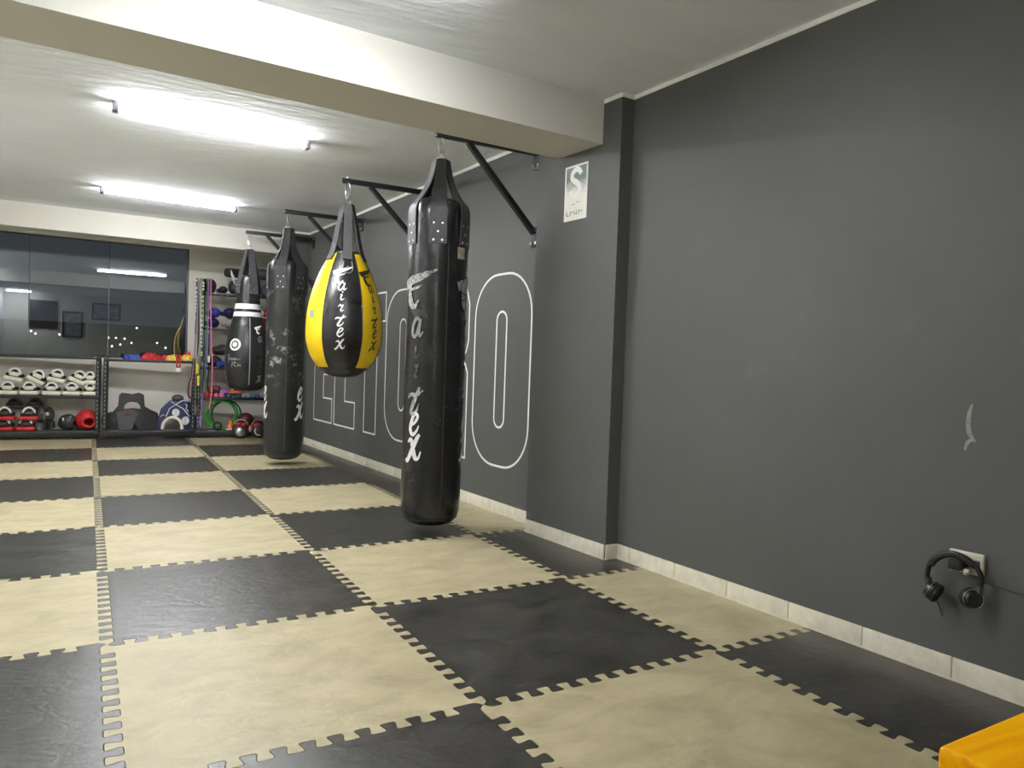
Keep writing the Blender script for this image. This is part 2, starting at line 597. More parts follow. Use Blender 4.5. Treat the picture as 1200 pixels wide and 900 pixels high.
struct('wall_rear', B().box(-2.3, 3.0, -5.2, -5.0, -0.025, ZC), M['white_paint'])


def bm_beam(y0, x1, h0, depth, slope):
    return B().prism([(-2.1, y0 + slope * (-2.1 - x1)), (x1, y0), (x1, y0 + depth), (-2.1, y0 + depth + slope * (-2.1 - x1))], h0, ZC + 0.01)


struct('beam', bm_beam(1.362, 2.395, 2.305, 0.40, 0.030), M['beam_paint'])
struct('far_beam', bm_beam(7.17, 2.0, 2.298, 0.26, 0.005), M['beam_paint'])
# bare white strip where wall paint stops short of the ceiling
t = B()
for pts in ([(xA(-5), -5), (xA(1.215), 1.215)], [(2.49, 1.215), P1], [P1, (2.392, 1.36)], [(2.345, 1.77), P2], [(xR(1.956), 1.956), (xR(6.93), 6.93)], [(xR(6.93), 6.93), (1.93, 6.93)]):
    (x0, y0), (x1, y1) = pts
    t.bar((x0, y0, ZC - 0.011), (x1, y1, ZC - 0.011), 0.008, 0.024)
struct('trim_1', t, M['trim_white'])

# tiled baseboard
def base_run(name, p0, p1, nrm, first):
    b = B()
    d = V((p1[0] - p0[0], p1[1] - p0[1], 0)); ln = d.length; d.normalize()
    n_ = V((nrm[0], nrm[1], 0)).normalized()
    s0 = 0.0; step = first
    while s0 < ln - 0.01:
        s1 = min(ln, s0 + step)
        q0 = V((*p0, 0)) + d * (s0 + 0.0015); q1 = V((*p0, 0)) + d * (s1 - 0.0015)
        mt = Matrix((d, n_, V((0, 0, 1)))).transposed().to_4x4(); mt.translation = q0
        b.box(0, (q1 - q0).length, 0.0, 0.011, -0.024, 0.080, 0.0025, mtx=mt)
        s0 = s1; step = 0.333
    mt = Matrix((d, n_, V((0, 0, 1)))).transposed().to_4x4(); mt.translation = V((*p0, 0))
    b.box(0, ln, 0, 0.013, -0.024, 0.006, mtx=mt)
    return struct(name, b, M['baseboard'])


base_run('baseboard_right', (xA(1.205), 1.205), (xA(-3.0), -3.0), (-1, 0), 0.10)
base_run('baseboard_pillar_face', P2, P1, (-1, 0), 0.38)
base_run('baseboard_pillar_side', P1, (2.488, 1.215), (0, -1), 0.2)
base_run('baseboard_recess', (xR(6.93), 6.93), (xR(1.956), 1.956), (-1, 0), 0.33)
base_run('baseboard_far_pillar', (1.93, 6.93), (2.20, 6.93), (0, -1), 0.3)

# window wall
struct('wall_back', B().box(-2.1, 2.6, YG - 0.02, YG + 0.14, -0.025, 0.955).box(1.035, 2.6, YG - 0.02, YG + 0.14, 0.955, ZC).box(-2.1, 1.035, YG - 0.02, YG + 0.14, 2.385, ZC), M['white_paint'])
edges = [-2.04, -1.50, -0.685, 0.135, 1.034]
for i in range(len(edges) - 1):
    struct('window_%d' % (i + 1), B().box(edges[i] + 0.004, edges[i + 1] - 0.004, YG + 0.03, YG + 0.036, 0.96, 2.385), M['glass'])
fr = B()
for e in edges:
    fr.box(e - 0.005, e + 0.005, YG + 0.022, YG + 0.042, 0.96, 2.385)
fr.box(-2.04, 1.034, YG, YG + 0.06, 0.945, 0.962).box(-2.04, 1.034, YG, YG + 0.06, 2.372, 2.386).box(1.014, 1.036, YG, YG + 0.06, 0.96, 2.386)
struct('window_frame', fr, M['silicone'])

# ------------------------------------------------------------------ LED battens
def batten(x0, y0, x1, y1, label, power=1):
    c = V(((x0 + x1) / 2, (y0 + y1) / 2, 0))
    t = thing('ceiling_light', label, 'ceiling light', (c.x, c.y, ZC), 'LED battens')
    d = V((x1 - x0, y1 - y0, 0)); ln = d.length; d.normalize()
    s = V((-d.y, d.x, 0))
    ov = 0.8 if power == 1 else 0.0
    mt = Matrix((d, s, V((0, 0, 1)))).transposed().to_4x4(); mt.translation = V((c.x, c.y, ZC))
    obj('housing', B().box(-ln / 2, ln / 2, -0.014, 0.014, -0.014, -0.0005, 0.002, mtx=mt), M['housing'], t)
    b = B()
    prof = [(0.030 * math.cos(a), -0.036 - (0.015 if math.sin(a) > 0 else 0.006) * math.sin(a)) for a in [-ov + (PI + 2 * ov) * k / 16 for k in range(17)]]
    rings = []
    for xx in (-ln / 2 + 0.03, ln / 2 - 0.03):
        rings.append([b.bm.verts.new(mt @ V((xx, y, z))) for y, z in prof])
    for k in range(16):
        b.bm.faces.new((rings[0][k], rings[0][k + 1], rings[1][k + 1], rings[1][k]))
    b.bm.faces.new(rings[0][::-1]); b.bm.faces.new(rings[1])
    obj('diffuser', b, M['led'] if power == 1 else emit('dimmer led diffuser', LAMP_COL, LAMP * power), t)
    for sg in (-1, 1):
        xx = sg * (ln / 2 - 0.015)
        obj('end_cap', B().box(xx - 0.016, xx + 0.016, -0.031, 0.031, -0.060, -0.0005, 0.004, mtx=mt), M['endcap'], t)
    return t


batten(0.028, 3.10, 1.222, 3.17, 'lit LED batten just beyond the white beam, nearer of the two in view')
batten(-0.002, 5.78, 1.200, 5.87, 'lit LED batten near the window wall, farther of the two in view')
batten(0.0, 0.55, 1.2, 0.59, 'lit LED batten before the white beam, above the top edge of the photo', 0.75)
batten(-1.96, -4.4, -1.36, -4.4, 'short added batten near the rear wall, mirrored small in the window', 0.9)  # assumed lamp, added to lighten the rear wall mirrored in the glass
for yy, wh in ((3.2, 'farther from the viewer'), (0.8, 'nearer the viewer')):  # unseen side lamps added so the left wall bounces light to the ceiling
    batten(-1.75, yy, -1.75, yy + 1.2, 'added unseen fill batten along the white left wall, ' + wh, 0.60)

# ------------------------------------------------------------------ puzzle mats
NT = 12
HT = 0.023


def seam(gap, sgn=1):
    """interlocking edge from (0,0) to (1,0): list of (s, d), shifted by gap so that a hairline stays between two mats"""
    mg = 0.034
    p = (1.0 - 2 * mg) / NT
    raw = [(0.0, 0.0), (0.017, -HT)]
    for k in range(NT):
        o = mg + k * p
        raw += [(o + 0.335 * p, -HT), (o + 0.175 * p, HT), (o + 0.825 * p, HT), (o + 0.665 * p, -HT)]
    raw = raw[:-2] + [(0.983, HT), (1.0, 0.0)]
    raw = [(a, sgn * d) for a, d in raw]
    out = [raw[0]]
    for i in range(1, len(raw) - 1):                                   # round every corner
        a, b, c = V(raw[i - 1]), V(raw[i]), V(raw[i + 1])
        r = 0.0125
        u = (a - b); v = (c - b)
        ra = min(r, u.length * 0.45); rc = min(r, v.length * 0.45)
        pa, pc = b + u.normalized() * ra, b + v.normalized() * rc
        for tt in (0.0, 0.33, 0.67, 1.0):
            q = pa * (1 - tt) ** 2 + b * 2 * tt * (1 - tt) + pc * tt * tt
            out.append((q.x, q.y))
    out.append(raw[-1])
    res = []
    for i, q in enumerate(out):
        a = V(out[max(i - 1, 0)]); c = V(out[min(i + 1, len(out) - 1)])
        d = (c - a).normalized()
        nrm = V((-d.y, d.x))
        g = gap if 0 < i < len(out) - 1 else 0.0
        res.append((q[0] + nrm.x * g, q[1] + nrm.y * g))
    return res


SE_P, SE_N = seam(0.0013), seam(-0.0013)
SV_P, SV_N = seam(0.0013, -1), seam(-0.0013, -1)


def right_limit(y0, y1):
    """room-side outline of the right wall's baseboard between two rows"""
    g = 0.016
    pts = []
    def add(x, y):
        pts.append((x - g, y))
    ys = y0
    if y1 <= 1.0 + 1e-6:
        add(xA(y0), y0); add(xA(y1), y1)
    elif y0 < 1.2:
        add(xA(y0), y0); pts.append((xA(1.19) - g, 1.215 - g)); pts.append((P1[0] - g, P1[1] - g)); add(P2[0], P2[1] + 0.002); pts.append((xR(1.98) - g, 1.975)); add(xR(2.0), 2.0)
    else:
        add(xR(y0), y0); add(xR(y1), y1)
    return pts


def mat_poly(i, j):
    x0, y0 = i, j
    y1 = j + 1
    ycut = min(y1, 8.27)
    last = (i == 2)
    bottom = [(x0 + s, y0 + d) for s, d in SE_P]                       # left to right
    top = [(x0 + s, y1 + d) for s, d in SE_N][::-1]
    left = [(x0 + d, y0 + s) for s, d in SV_P][::-1]                   # top to bottom
    right = [(x0 + 1 + d, y0 + s) for s, d in SV_N]
    if j == 8:
        top = [(x0 + 1, ycut), (x0, ycut)]
        left = [(x0, ycut)] + [q for q in left if q[1] < ycut - 0.01]
        right = [q for q in right if q[1] < ycut - 0.01] + [(x0 + 1, ycut)]
    if last:
        lim = right_limit(y0, ycut if j == 8 else y1)
        if j >= 7:
            lim = [(min(x, 2.16), y) for x, y in lim]
        if j == 6:
            lim = [lim[0], (xR(6.90) - 0.016, 6.905), (1.945, 6.905), (1.905, 6.93), (1.905, 7.0)]
        if j == 7:
            lim = [(1.905, 7.0), (1.905, 7.32), (2.16, 7.33), (2.16, 8.0)]
        xa, xb = lim[0][0], lim[-1][0]
        bottom = [q for q in bottom if q[0] < xa - 0.012]
        top = [q for q in top if q[0] < xb - 0.012]
        right = lim
    poly = bottom + right + top + left
    out = []
    for q in poly:
        if not out or (abs(q[0] - out[-1][0]) + abs(q[1] - out[-1][1])) > 1e-5:
            out.append(q)
    if abs(out[0][0] - out[-1][0]) + abs(out[0][1] - out[-1][1]) < 1e-5:
        out.pop()
    return out


def mat_mesh(poly, o, full):
    bmx = B()
    bm = bmx.bm
    top = [bm.verts.new((x - o[0], y - o[1], 0.0)) for x, y in poly]
    es = [bm.edges.new((top[k], top[(k + 1) % len(top)])) for k in range(len(top))]
    if full:
        inn = [bm.verts.new(q) for q in ((0.04, 0.04, 0), (0.96, 0.04, 0), (0.96, 0.96, 0), (0.04, 0.96, 0))]
        es += [bm.edges.new((inn[k], inn[(k + 1) % 4])) for k in range(4)]
    bmesh.ops.triangle_fill(bm, use_beauty=True, use_dissolve=False, edges=es)
    if full:
        cen = [f for f in bm.faces if all(v in inn for v in f.verts)]
        if not cen:
            bm.faces.new(inn)
    low = [bm.verts.new((v.co.x, v.co.y, -0.0249)) for v in top]
    for k in range(len(top)):
        n_ = (k + 1) % len(top)
        bm.faces.new((top[k], low[k], low[n_], top[n_]))
    return bmx


ORD = ['', 'first', 'second', 'third', 'fourth', 'fifth', 'sixth', 'seventh', 'eighth', 'ninth', 'tenth', 'eleventh']
COLS = {2: 'cut column along the wall', 1: 'first whole column from the wall', 0: 'second whole column from the wall',
        -1: 'third whole column from the wall', -2: 'fourth whole column from the wall'}
for i in (2, 1, 0, -1, -2):
    for j in range(8, -3, -1):
        if i == 2 and j == 8:
            continue
        dark = i > -2 and ((i + j) % 2 != 0) or (i == 2 and j >= 3)  # unseen fourth column kept all pale to bounce light up to the ceiling
        bmx = mat_mesh(mat_poly(i, j), (i, j), i < 2 and j < 8)
        o = obj('puzzle_mat', bmx, M['mat_dark' if dark else 'mat_light'])
        o.location = (i, j, 0)
        tag(o, '%s floor mat, %s, %s row from the shelving' % ('charcoal' if dark else 'pale grey', COLS[i], ORD[9 - j]), 'floor mat', 'interlocking floor mats')

# ------------------------------------------------------------------ mural lettering on the recessed wall (outlines, seen along the wall)
def mural_fn(u, v):
    # u grows towards the viewer's right, i.e. towards smaller y
    y = u
    return V((xR(y) - 0.0015, y, v))


def outline(b, pts, wd=0.016, closed=True):
    """line of constant width along pts (y, z), mitred at the corners"""
    k = len(pts)
    pr = []
    for i in range(k):
        p = V(pts[i])
        a = V(pts[(i - 1) % k]) if (closed or i > 0) else None
        c = V(pts[(i + 1) % k]) if (closed or i < k - 1) else None
        d1 = (p - a).normalized() if a is not None else (c - p).normalized()
        d2 = (c - p).normalized() if c is not None else d1
        n1, n2 = V((-d1.y, d1.x)), V((-d2.y, d2.x))
        mm = (n1 + n2)
        mm = mm.normalized() if mm.length > 1e-6 else n1
        ln = wd / 2 / max(0.3, mm.dot(n1))
        pr.append((b.bm.verts.new(mural_fn(*(p + mm * ln))), b.bm.verts.new(mural_fn(*(p - mm * ln)))))
    for i in range(k if closed else k - 1):
        q, r_ = pr[i], pr[(i + 1) % k]
        b.bm.faces.new((q[0], q[1], r_[1], r_[0]))
    return b


def stadium(yc, hw, z0, z1, r, n=9):
    """rounded bar, corners of radius r"""
    pts = []
    for cy, cz, a0 in ((yc + hw - r, z1 - r, 0), (yc - hw + r, z1 - r, 90), (yc - hw + r, z0 + r, 180), (yc + hw - r, z0 + r, 270)):
        for k in range(n + 1):
            a = math.radians(a0 + 90 * k / n)
            pts.append((cy + r * math.cos(a), cz + r * math.sin(a)))
    return pts


mu = thing('wall_mural', 'huge white outlined block capitals painted on the grey wall behind the bags', 'wall lettering', (xR(4.4), 4.4, 0.33))
Z0, Z1 = 0.330, 1.690
b = B(); outline(b, [(6.60, Z0), (5.99, Z0), (5.99, 0.60), (6.28, 0.60), (6.28, 0.865), (6.02, 0.865), (6.02, 1.145), (6.28, 1.145), (6.28, 1.42), (5.99, 1.42), (5.99, Z1), (6.60, Z1)])
obj('letter_outline', b, M['mural'], mu)
b = B(); outline(b, [(5.915, Z0), (5.31, Z0), (5.31, 0.60), (5.597, 0.60), (5.597, Z1), (5.915, Z1)])
obj('letter_outline', b, M['mural'], mu)
b = B(); outline(b, [(5.055, Z0), (4.757, Z0), (4.757, 1.42), (4.578, 1.42), (4.578, Z1), (5.24, Z1), (5.24, 1.42), (5.055, 1.42)])
obj('letter_outline', b, M['mural'], mu)
for yc in (4.182, 2.540):
    b = B(); outline(b, stadium(yc, 0.368, Z0, Z1, 0.30)); outline(b, stadium(yc, 0.065, 0.605, 1.425, 0.064))
    obj('letter_outline', b, M['mural'], mu)
b = B()
bowl = [(3.72, Z0), (3.42, Z0), (3.42, 0.93), (3.33, 0.86), (3.30, 0.78), (3.30, Z0), (3.005, Z0), (3.005, 0.98), (3.04, 1.04), (3.10, 1.085), (3.035, 1.14), (3.003, 1.22), (3.003, 1.50), (3.04, 1.60), (3.13, 1.67), (3.25, Z1), (3.72, Z1)]
outline(b, bowl); outline(b, stadium(3.36, 0.06, 1.16, 1.43, 0.055))
obj('letter_outline', b, M['mural'], mu)

# chalky scuff mark on the near wall
b = B()
fnw = lambda y, z: V((xA(y) - 0.0012, y, z))
b.ribbon([(q.x, q.y, q.z) for q in smooth_path([(-0.576, 0.975, 0.006), (-0.568, 0.945, 0.013), (-0.566, 0.90, 0.016), (-0.574, 0.868, 0.015), (-0.592, 0.845, 0.006)], 5)], fnw)
b.ribbon([(q.x, q.y, q.z) for q in smooth_path([(-0.590, 0.848, 0.004), (-0.574, 0.848, 0.012), (-0.563, 0.832, 0.012), (-0.560, 0.812, 0.004)], 4)], fnw)
tag(obj('scuff_mark', b, M['scuff']), 'chalky white curved scuff on the grey wall above the headphones', 'scuff mark')

# ------------------------------------------------------------------ safety sign on the pillar
t = thing('wall_sign', 'small faded green and white sign with a big S on the pillar', 'sign', (2.372, 1.577, 1.912))
dS = V((P1[0] - P2[0], P1[1] - P2[1], 0)).normalized()                # towards the viewer's right
nS = V((-1, 0, 0)); nS = (nS - dS * nS.dot(dS)).normalized()
oS = V((P2[0], P2[1], 0)) + dS * 0.276                                 # left edge of the sign
SW, SH, SZ = 0.205, 0.322, 1.913
sgn = lambda u, v, o=0.0: oS + dS * u + nS * o + V((0, 0, SZ + v))
def flat(pts, o):
    b = B(); b.bm.faces.new([b.bm.verts.new(sgn(u, v, o)) for u, v in pts]); return b
mt = Matrix((dS, nS, V((0, 0, 1)))).transposed().to_4x4(); mt.translation = oS + V((0, 0, SZ))
obj('sign_board', B().box(0, SW, 0.0005, 0.003, 0, SH, mtx=mt), M['sign_white'], t)
fad = mat('fading sign print', (0.10, 0.17, 0.13), 0.4)
N, L = fad.node_tree.nodes, fad.node_tree.links
tc = N.new('ShaderNodeTexCoord'); sp = N.new('ShaderNodeSeparateXYZ'); L.new(tc.outputs['Object'], sp.inputs[0])
nz = N.new('ShaderNodeTexNoise'); nz.inputs['Scale'].default_value = 28; nz.inputs['Detail'].default_value = 5; L.new(tc.outputs['Object'], nz.inputs['Vector'])
ad = N.new('ShaderNodeMath'); ad.operation = 'MULTIPLY_ADD'; ad.inputs[1].default_value = 0.09; L.new(nz.outputs['Fac'], ad.inputs[0]); L.new(sp.outputs['Z'], ad.inputs[2])
rp = N.new('ShaderNodeValToRGB'); L.new(ad.outputs[0], rp.inputs[0])
rp.color_ramp.elements[0].position = 0.20; rp.color_ramp.elements[0].color = (0.80, 0.80, 0.70, 1)
rp.color_ramp.elements[1].position = 0.285; rp.color_ramp.elements[1].color = (0.085, 0.15, 0.115, 1)
L.new(rp.outputs[0], N['Principled BSDF'].inputs['Base Color'])
obj('sign_print', flat([(0.012, 0.014), (SW - 0.012, 0.014), (SW - 0.012, SH - 0.012), (0.012, SH - 0.012)], 0.0036), fad, t)
b = B()
spts = [(0.148, 0.262, 0.030), (0.128, 0.287, 0.032), (0.098, 0.293, 0.032), (0.070, 0.275, 0.032), (0.066, 0.247, 0.032), (0.092, 0.226, 0.034), (0.122, 0.208, 0.034), (0.136, 0.180, 0.032), (0.122, 0.152, 0.032), (0.092, 0.142, 0.032), (0.064, 0.152, 0.031), (0.050, 0.176, 0.028)]
b.ribbon([(q.x, q.y, q.z) for q in smooth_path(spts, 5)], lambda u, v: sgn(u, v, 0.0042))
obj('letter', b, M['sign_white'], t)
b = B()
for x0, x1, z0, z1 in ((0.022, 0.030, 0.030, 0.056), (0.030, 0.046, 0.028, 0.034), (0.056, 0.064, 0.030, 0.052), (0.064, 0.084, 0.045, 0.051), (0.092, 0.099, 0.030, 0.055), (0.105, 0.124, 0.033, 0.039), (0.112, 0.118, 0.039, 0.058), (0.132, 0.140, 0.032, 0.056), (0.148, 0.168, 0.044, 0.050), (0.074, 0.100, 0.090, 0.094), (0.110, 0.140, 0.100, 0.104)):
    obj('faded_mark', flat(((x0, z0), (x1, z0), (x1, z1), (x0, z1)), 0.0042), M['print_grey'], t)

# ------------------------------------------------------------------ wall brackets for the bags
def bracket(y, tip_x, label, name='bag_bracket'):
    xw = xR(y)
    t = thing(name, label, 'bag bracket', (xw, y, 1.83), 'bag brackets on the grey wall')
    za = 2.452
    obj('arm', B().bar((xw - 0.010, y, za), (tip_x, y + 0.03, za), 0.038, 0.036, bev=0.003), M['black_steel'], t)
    sx = xw - (xw - tip_x) * 0.70
    obj('strut', B().bar((sx, y + 0.02, za - 0.016), (xw - 0.012, y, 1.925), 0.036, 0.034, up=(1, 0, 0), bev=0.003), M['black_steel'], t)
    for z0, z1 in ((2.345, 2.475), (1.835, 1.965)):
        p = obj('mounting_plate', B().box(xw - 0.011, xw - 0.002, y - 0.045, y + 0.045, z0, z1, 0.002), M['black_steel'], t)
        for yy in (-0.028, 0.028):
            for zz in (z0 + 0.025, z1 - 0.025):
                obj('bolt', B().cyl((xw - 0.010, y + yy, zz), (xw - 0.020, y + yy, zz), 0.010, seg=6), M['steel'], p)
    bb = B().cyl((tip_x + 0.045, y + 0.03, za + 0.017), (tip_x + 0.045, y + 0.03, za + 0.033), 0.011, seg=6)
    bb.cyl((tip_x + 0.045, y + 0.03, za + 0.03), (tip_x + 0.045, y + 0.03, za - 0.024), 0.005, seg=8)
    bb.torus((tip_x + 0.045, y + 0.03, za - 0.038), 0.017, 0.0045, (0, 1, 0), 16, 6)
    obj('eye_bolt', bb, M['steel'], t)
    return t


bracket(2.165, 1.742, 'black steel bracket beside the pillar holding the nearest punching bag')
bracket(3.69, 1.625, 'black steel bracket holding the yellow and black teardrop bag')
bracket(5.25, 1.540, 'black steel bracket holding the long black bag with white scuffs')
bracket(6.765, 1.455, 'black steel bracket holding the bowling-pin bag with two white bands')

# ------------------------------------------------------------------ brush lettering
GLYPH = {
    'F': [[(-0.62, 0.16, 0.26), (-0.25, 0.30, 0.23), (0.1, 0.40, 0.20), (0.62, 0.62, 0.03)], [(-0.30, 0.25, 0.12), (-0.36, 0.0, 0.15), (-0.30, -0.35, 0.20), (-0.12, -0.50, 0.12), (0.05, -0.30, 0.05)], [(-0.33, 0.02, 0.07), (0.0, 0.08, 0.07), (0.15, 0.16, 0.03)]],
    'a': [[(0.30, 0.30, 0.10), (0.02, 0.46, 0.15), (-0.30, 0.15, 0.16), (-0.36, -0.28, 0.15), (-0.12, -0.44, 0.14), (0.16, -0.05, 0.12), (0.33, 0.42, 0.12), (0.20, -0.10, 0.14), (0.28, -0.40, 0.13), (0.55, -0.18, 0.06)]],
    'i': [[(-0.14, 0.12, 0.06), (0.06, 0.20, 0.14), (-0.06, -0.25, 0.15), (0.10, -0.45, 0.12), (0.36, -0.22, 0.05)], [(0.06, 0.48, 0.16), (0.12, 0.52, 0.16), (0.19, 0.56, 0.12)]],
    'r': [[(-0.34, 0.06, 0.06), (-0.08, 0.36, 0.13), (0.02, 0.16, 0.12), (0.26, 0.32, 0.15), (0.16, 0.02, 0.13), (0.0, -0.32, 0.15), (0.12, -0.46, 0.12), (0.40, -0.26, 0.05)]],
    't': [[(0.34, 0.55, 0.10), (0.06, 0.10, 0.15), (-0.22, -0.38, 0.16), (-0.10, -0.50, 0.14), (0.18, -0.36, 0.09), (0.32, -0.10, 0.04)], [(-0.50, 0.10, 0.06), (-0.30, 0.24, 0.14), (0.15, 0.24, 0.13), (0.56, 0.42, 0.04)]],
    'e': [[(-0.28, -0.06, 0.10), (0.12, 0.12, 0.12), (0.32, 0.40, 0.13), (0.10, 0.52, 0.13), (-0.18, 0.18, 0.15), (-0.28, -0.22, 0.16), (-0.06, -0.46, 0.15), (0.26, -0.28, 0.10), (0.42, -0.02, 0.04)]],
    'x': [[(-0.55, -0.42, 0.08), (-0.42, -0.50, 0.14), (-0.10, -0.12, 0.16), (0.22, 0.34, 0.15), (0.42, 0.56, 0.09)], [(-0.40, 0.22, 0.06), (-0.16, 0.34, 0.14), (0.0, 0.02, 0.15), (0.16, -0.36, 0.16), (0.38, -0.36, 0.10), (0.52, -0.10, 0.04)]],
}


def write_down(word, zs, sizes, R, cx, cy, ang, parent, mats, off=0.0025, wk=1.0, bold=1.15):
    """letters one under another on a turned surface of radius R(z)"""
    for ch, zc, sz, mm in zip(word, zs, sizes, mats):
        b = B()
        def fn(u, v):
            z = zc + v
            r = R(z) + off
            a = ang + u / r
            return V((cx + r * math.cos(a), cy + r * math.sin(a), z))
        for st in GLYPH[ch]:
            b.ribbon([(q.x * sz * (1 if ch == 'F' else wk), q.y * sz, q.z * sz * bold) for q in smooth_path(st, 6)], fn)
        obj('lettering', b, mm, parent)


def prof_r(prof):
    pz = sorted([(z, r) for r, z in prof])
    def f(z):
        if z <= pz[0][0]: return pz[0][1]
        for (za, ra), (zb, rb) in zip(pz, pz[1:]):
            if z <= zb:
                return ra + (rb - ra) * (z - za) / max(1e-9, zb - za)
        return pz[-1][1]
    return f


def dense(prof, n=5):
    return [(max(0, q.x), q.y) for q in [V((p.x, p.y)) for p in smooth_path([(r, z, 0) for r, z in prof], n)]]


def strap(b, path, cx, cy, ang, w0, w1, th=0.005):
    """flat band following (r, z) path at one angle; width w0 at the start, w1 at the end"""
    rd = V((math.cos(ang), math.sin(ang), 0)); tg = V((-math.sin(ang), math.cos(ang), 0))
    pts = smooth_path([(r, z, 0) for r, z in path], 5)
    k = len(pts)
    prev = None
    for i, p in enumerate(pts):
        wd = w0 + (w1 - w0) * i / (k - 1)
        a, c = pts[max(i - 1, 0)], pts[min(i + 1, k - 1)]
        d = (c - a).normalized()
        n2 = V((d.y, -d.x, 0))
        if n2.x < 0: n2 = -n2
        ring = []
        for o in (0, th):
            base = V((cx, cy, 0)) + rd * (p.x + n2.x * o) + V((0, 0, p.y + n2.y * o))
            ring += [b.bm.verts.new(base - tg * wd / 2), b.bm.verts.new(base + tg * wd / 2)]
        ring = [ring[0], ring[1], ring[3], ring[2]]
        if prev:
            for q in range(4):
                b.bm.faces.new((prev[q], prev[(q + 1) % 4], ring[(q + 1) % 4], ring[q]))
        else:
            b.bm.faces.new(ring)
        prev = ring
    b.bm.faces.new(prev[::-1])
    return b


def hanger(t, X, Y, z_low, z_high):
    """strap ring, carabiner and link that carry the bag"""
    b = B().torus((X, Y, z_low + 0.012), 0.030, 0.0045, (0, 0, 1), 20, 6)
    for a in (0.4, 0.4 + PI):
        b.tube(smooth_path([(X + 0.03 * math.cos(a), Y + 0.03 * math.sin(a), z_low + 0.012), (X + 0.022 * math.cos(a), Y + 0.022 * math.sin(a), z_low + 0.045), (X, Y, z_low + 0.062)], 4), 0.004, 6)
    obj('ring', b, M['steel'], t)
    zc0, zc1 = z_low + 0.052, z_high
    mid = (zc0 + zc1) / 2; h = (zc1 - zc0) / 2
    b = B().torus((X, Y, mid), h, 0.0055, (0.35, 1, 0), 24, 6, sx=0.018 / h)
    obj('carabiner', b, M['steel'], t)


def heavy_bag(label, X, Y, zb, zt, face, letter_angles, body_mat, letter_mats, strap_shift, strap_top, seam_ang, letter_z, letter_sz, patch=False):
    t = thing('punching_bag', label, 'punching bag', (X, Y, zb))
    R0 = 0.184
    zt_s = zt                                                          # shoulder height
    prof = [(0.0, zb), (0.07, zb + 0.002), (0.125, zb + 0.014), (0.160, zb + 0.042), (0.177, zb + 0.085), (0.1825, zb + 0.15), (R0, zb + 0.30), (R0, zb + 0.7), (R0 * 0.995, zb + 1.1), (R0, zb + 1.45),
            (R0, zt_s - 0.22), (0.184, zt_s - 0.10), (0.182, zt_s - 0.03), (0.172, zt_s + 0.015), (0.150, zt_s + 0.040), (0.09, zt_s + 0.052), (0.0, zt_s + 0.055)]
    prof = dense(prof, 4)
    sa = [face + strap_shift + k * PI / 3 for k in range(6)]
    def fn(a, r, z):
        k = max(0.0, min(1.0, (z - (zt_s - 0.30)) / 0.30))
        lump = -0.05 * k * math.cos(6 * (a - sa[0]))
        dent = 0.006 * math.sin(3 * a + z * 7) * math.sin(z * 5.1 + a)
        low = max(0.0, min(1.0, (z - zb) / 0.1))
        return r * (1 + lump + dent * low)
    obj('body', B().lathe(prof, X, Y, 96, fn=fn), body_mat, t)
    Rf = prof_r(prof)
    for a in sa:
        b = B()
        strap(b, [(R0 * 0.975, zt_s - 0.235), (R0 * 0.99, zt_s - 0.10), (0.176, zt_s - 0.005), (0.132, zt_s + 0.055), (0.090, zt_s + 0.125), (0.062, zt_s + 0.20), (0.040, strap_top - 0.01)], X, Y, a, 0.112, 0.060, 0.006)
        s_ = obj('strap', b, M['webbing_black'], t)
        rr = R0 * 0.975 + 0.006
        rd = V((math.cos(a), math.sin(a), 0)); tg = V((-math.sin(a), math.cos(a), 0))
        for u, z in ((-0.026, zt_s - 0.215), (0.026, zt_s - 0.215), (-0.026, zt_s - 0.115), (0.026, zt_s - 0.115), (0.0, zt_s - 0.165)):
            p = V((X, Y, z)) + rd * (rr - 0.004) + tg * u
            obj('rivet', B().cyl(p, p + rd * 0.007, 0.0085, 0.006, 10), M['steel'], s_)
    # piped side seam and bottom seam; greyer on the unpatched bag to paint in seam glare
    b = B()
    pts = []
    for k in range(26):
        z = zb + 0.10 + (zt_s - 0.30 - zb) * k / 25
        r = Rf(z) + 0.0005
        pts.append((X + r * math.cos(seam_ang), Y + r * math.sin(seam_ang), z))
    b.tube(pts, 0.0045, 6)
    r = Rf(zb + 0.05) + 0.001
    b.torus((X, Y, zb + 0.05), r, 0.0035, (0, 0, 1), 64, 6)
    obj('piping', b, M['charcoal2'] if patch is False else M['vinyl_black'], t)
    for la in letter_angles:
        write_down('Fairtex', letter_z, letter_sz, Rf, X, Y, la, t, letter_mats, off=0.004, wk=0.68)
    if patch:
        b = B()
        zc = 1.715
        for i in range(6):
            a0 = face + math.radians(48) + (i - 3) * 0.058
            v = [V((X + (R0 + 0.0035) * math.cos(q), Y + (R0 + 0.0035) * math.sin(q), z)) for q, z in ((a0, zc - 0.035), (a0 + 0.058, zc - 0.035), (a0 + 0.058, zc + 0.035), (a0, zc + 0.035))]
            b.bm.faces.new([b.bm.verts.new(q) for q in v])
        o = obj('label_patch', b, mat('tan label', (0.40, 0.34, 0.26), 0.6, var=0.35, vs=30), t)
        o['label'] = 'tan square label'
    hanger(t, X, Y, strap_top - 0.012, 2.432)
    return t


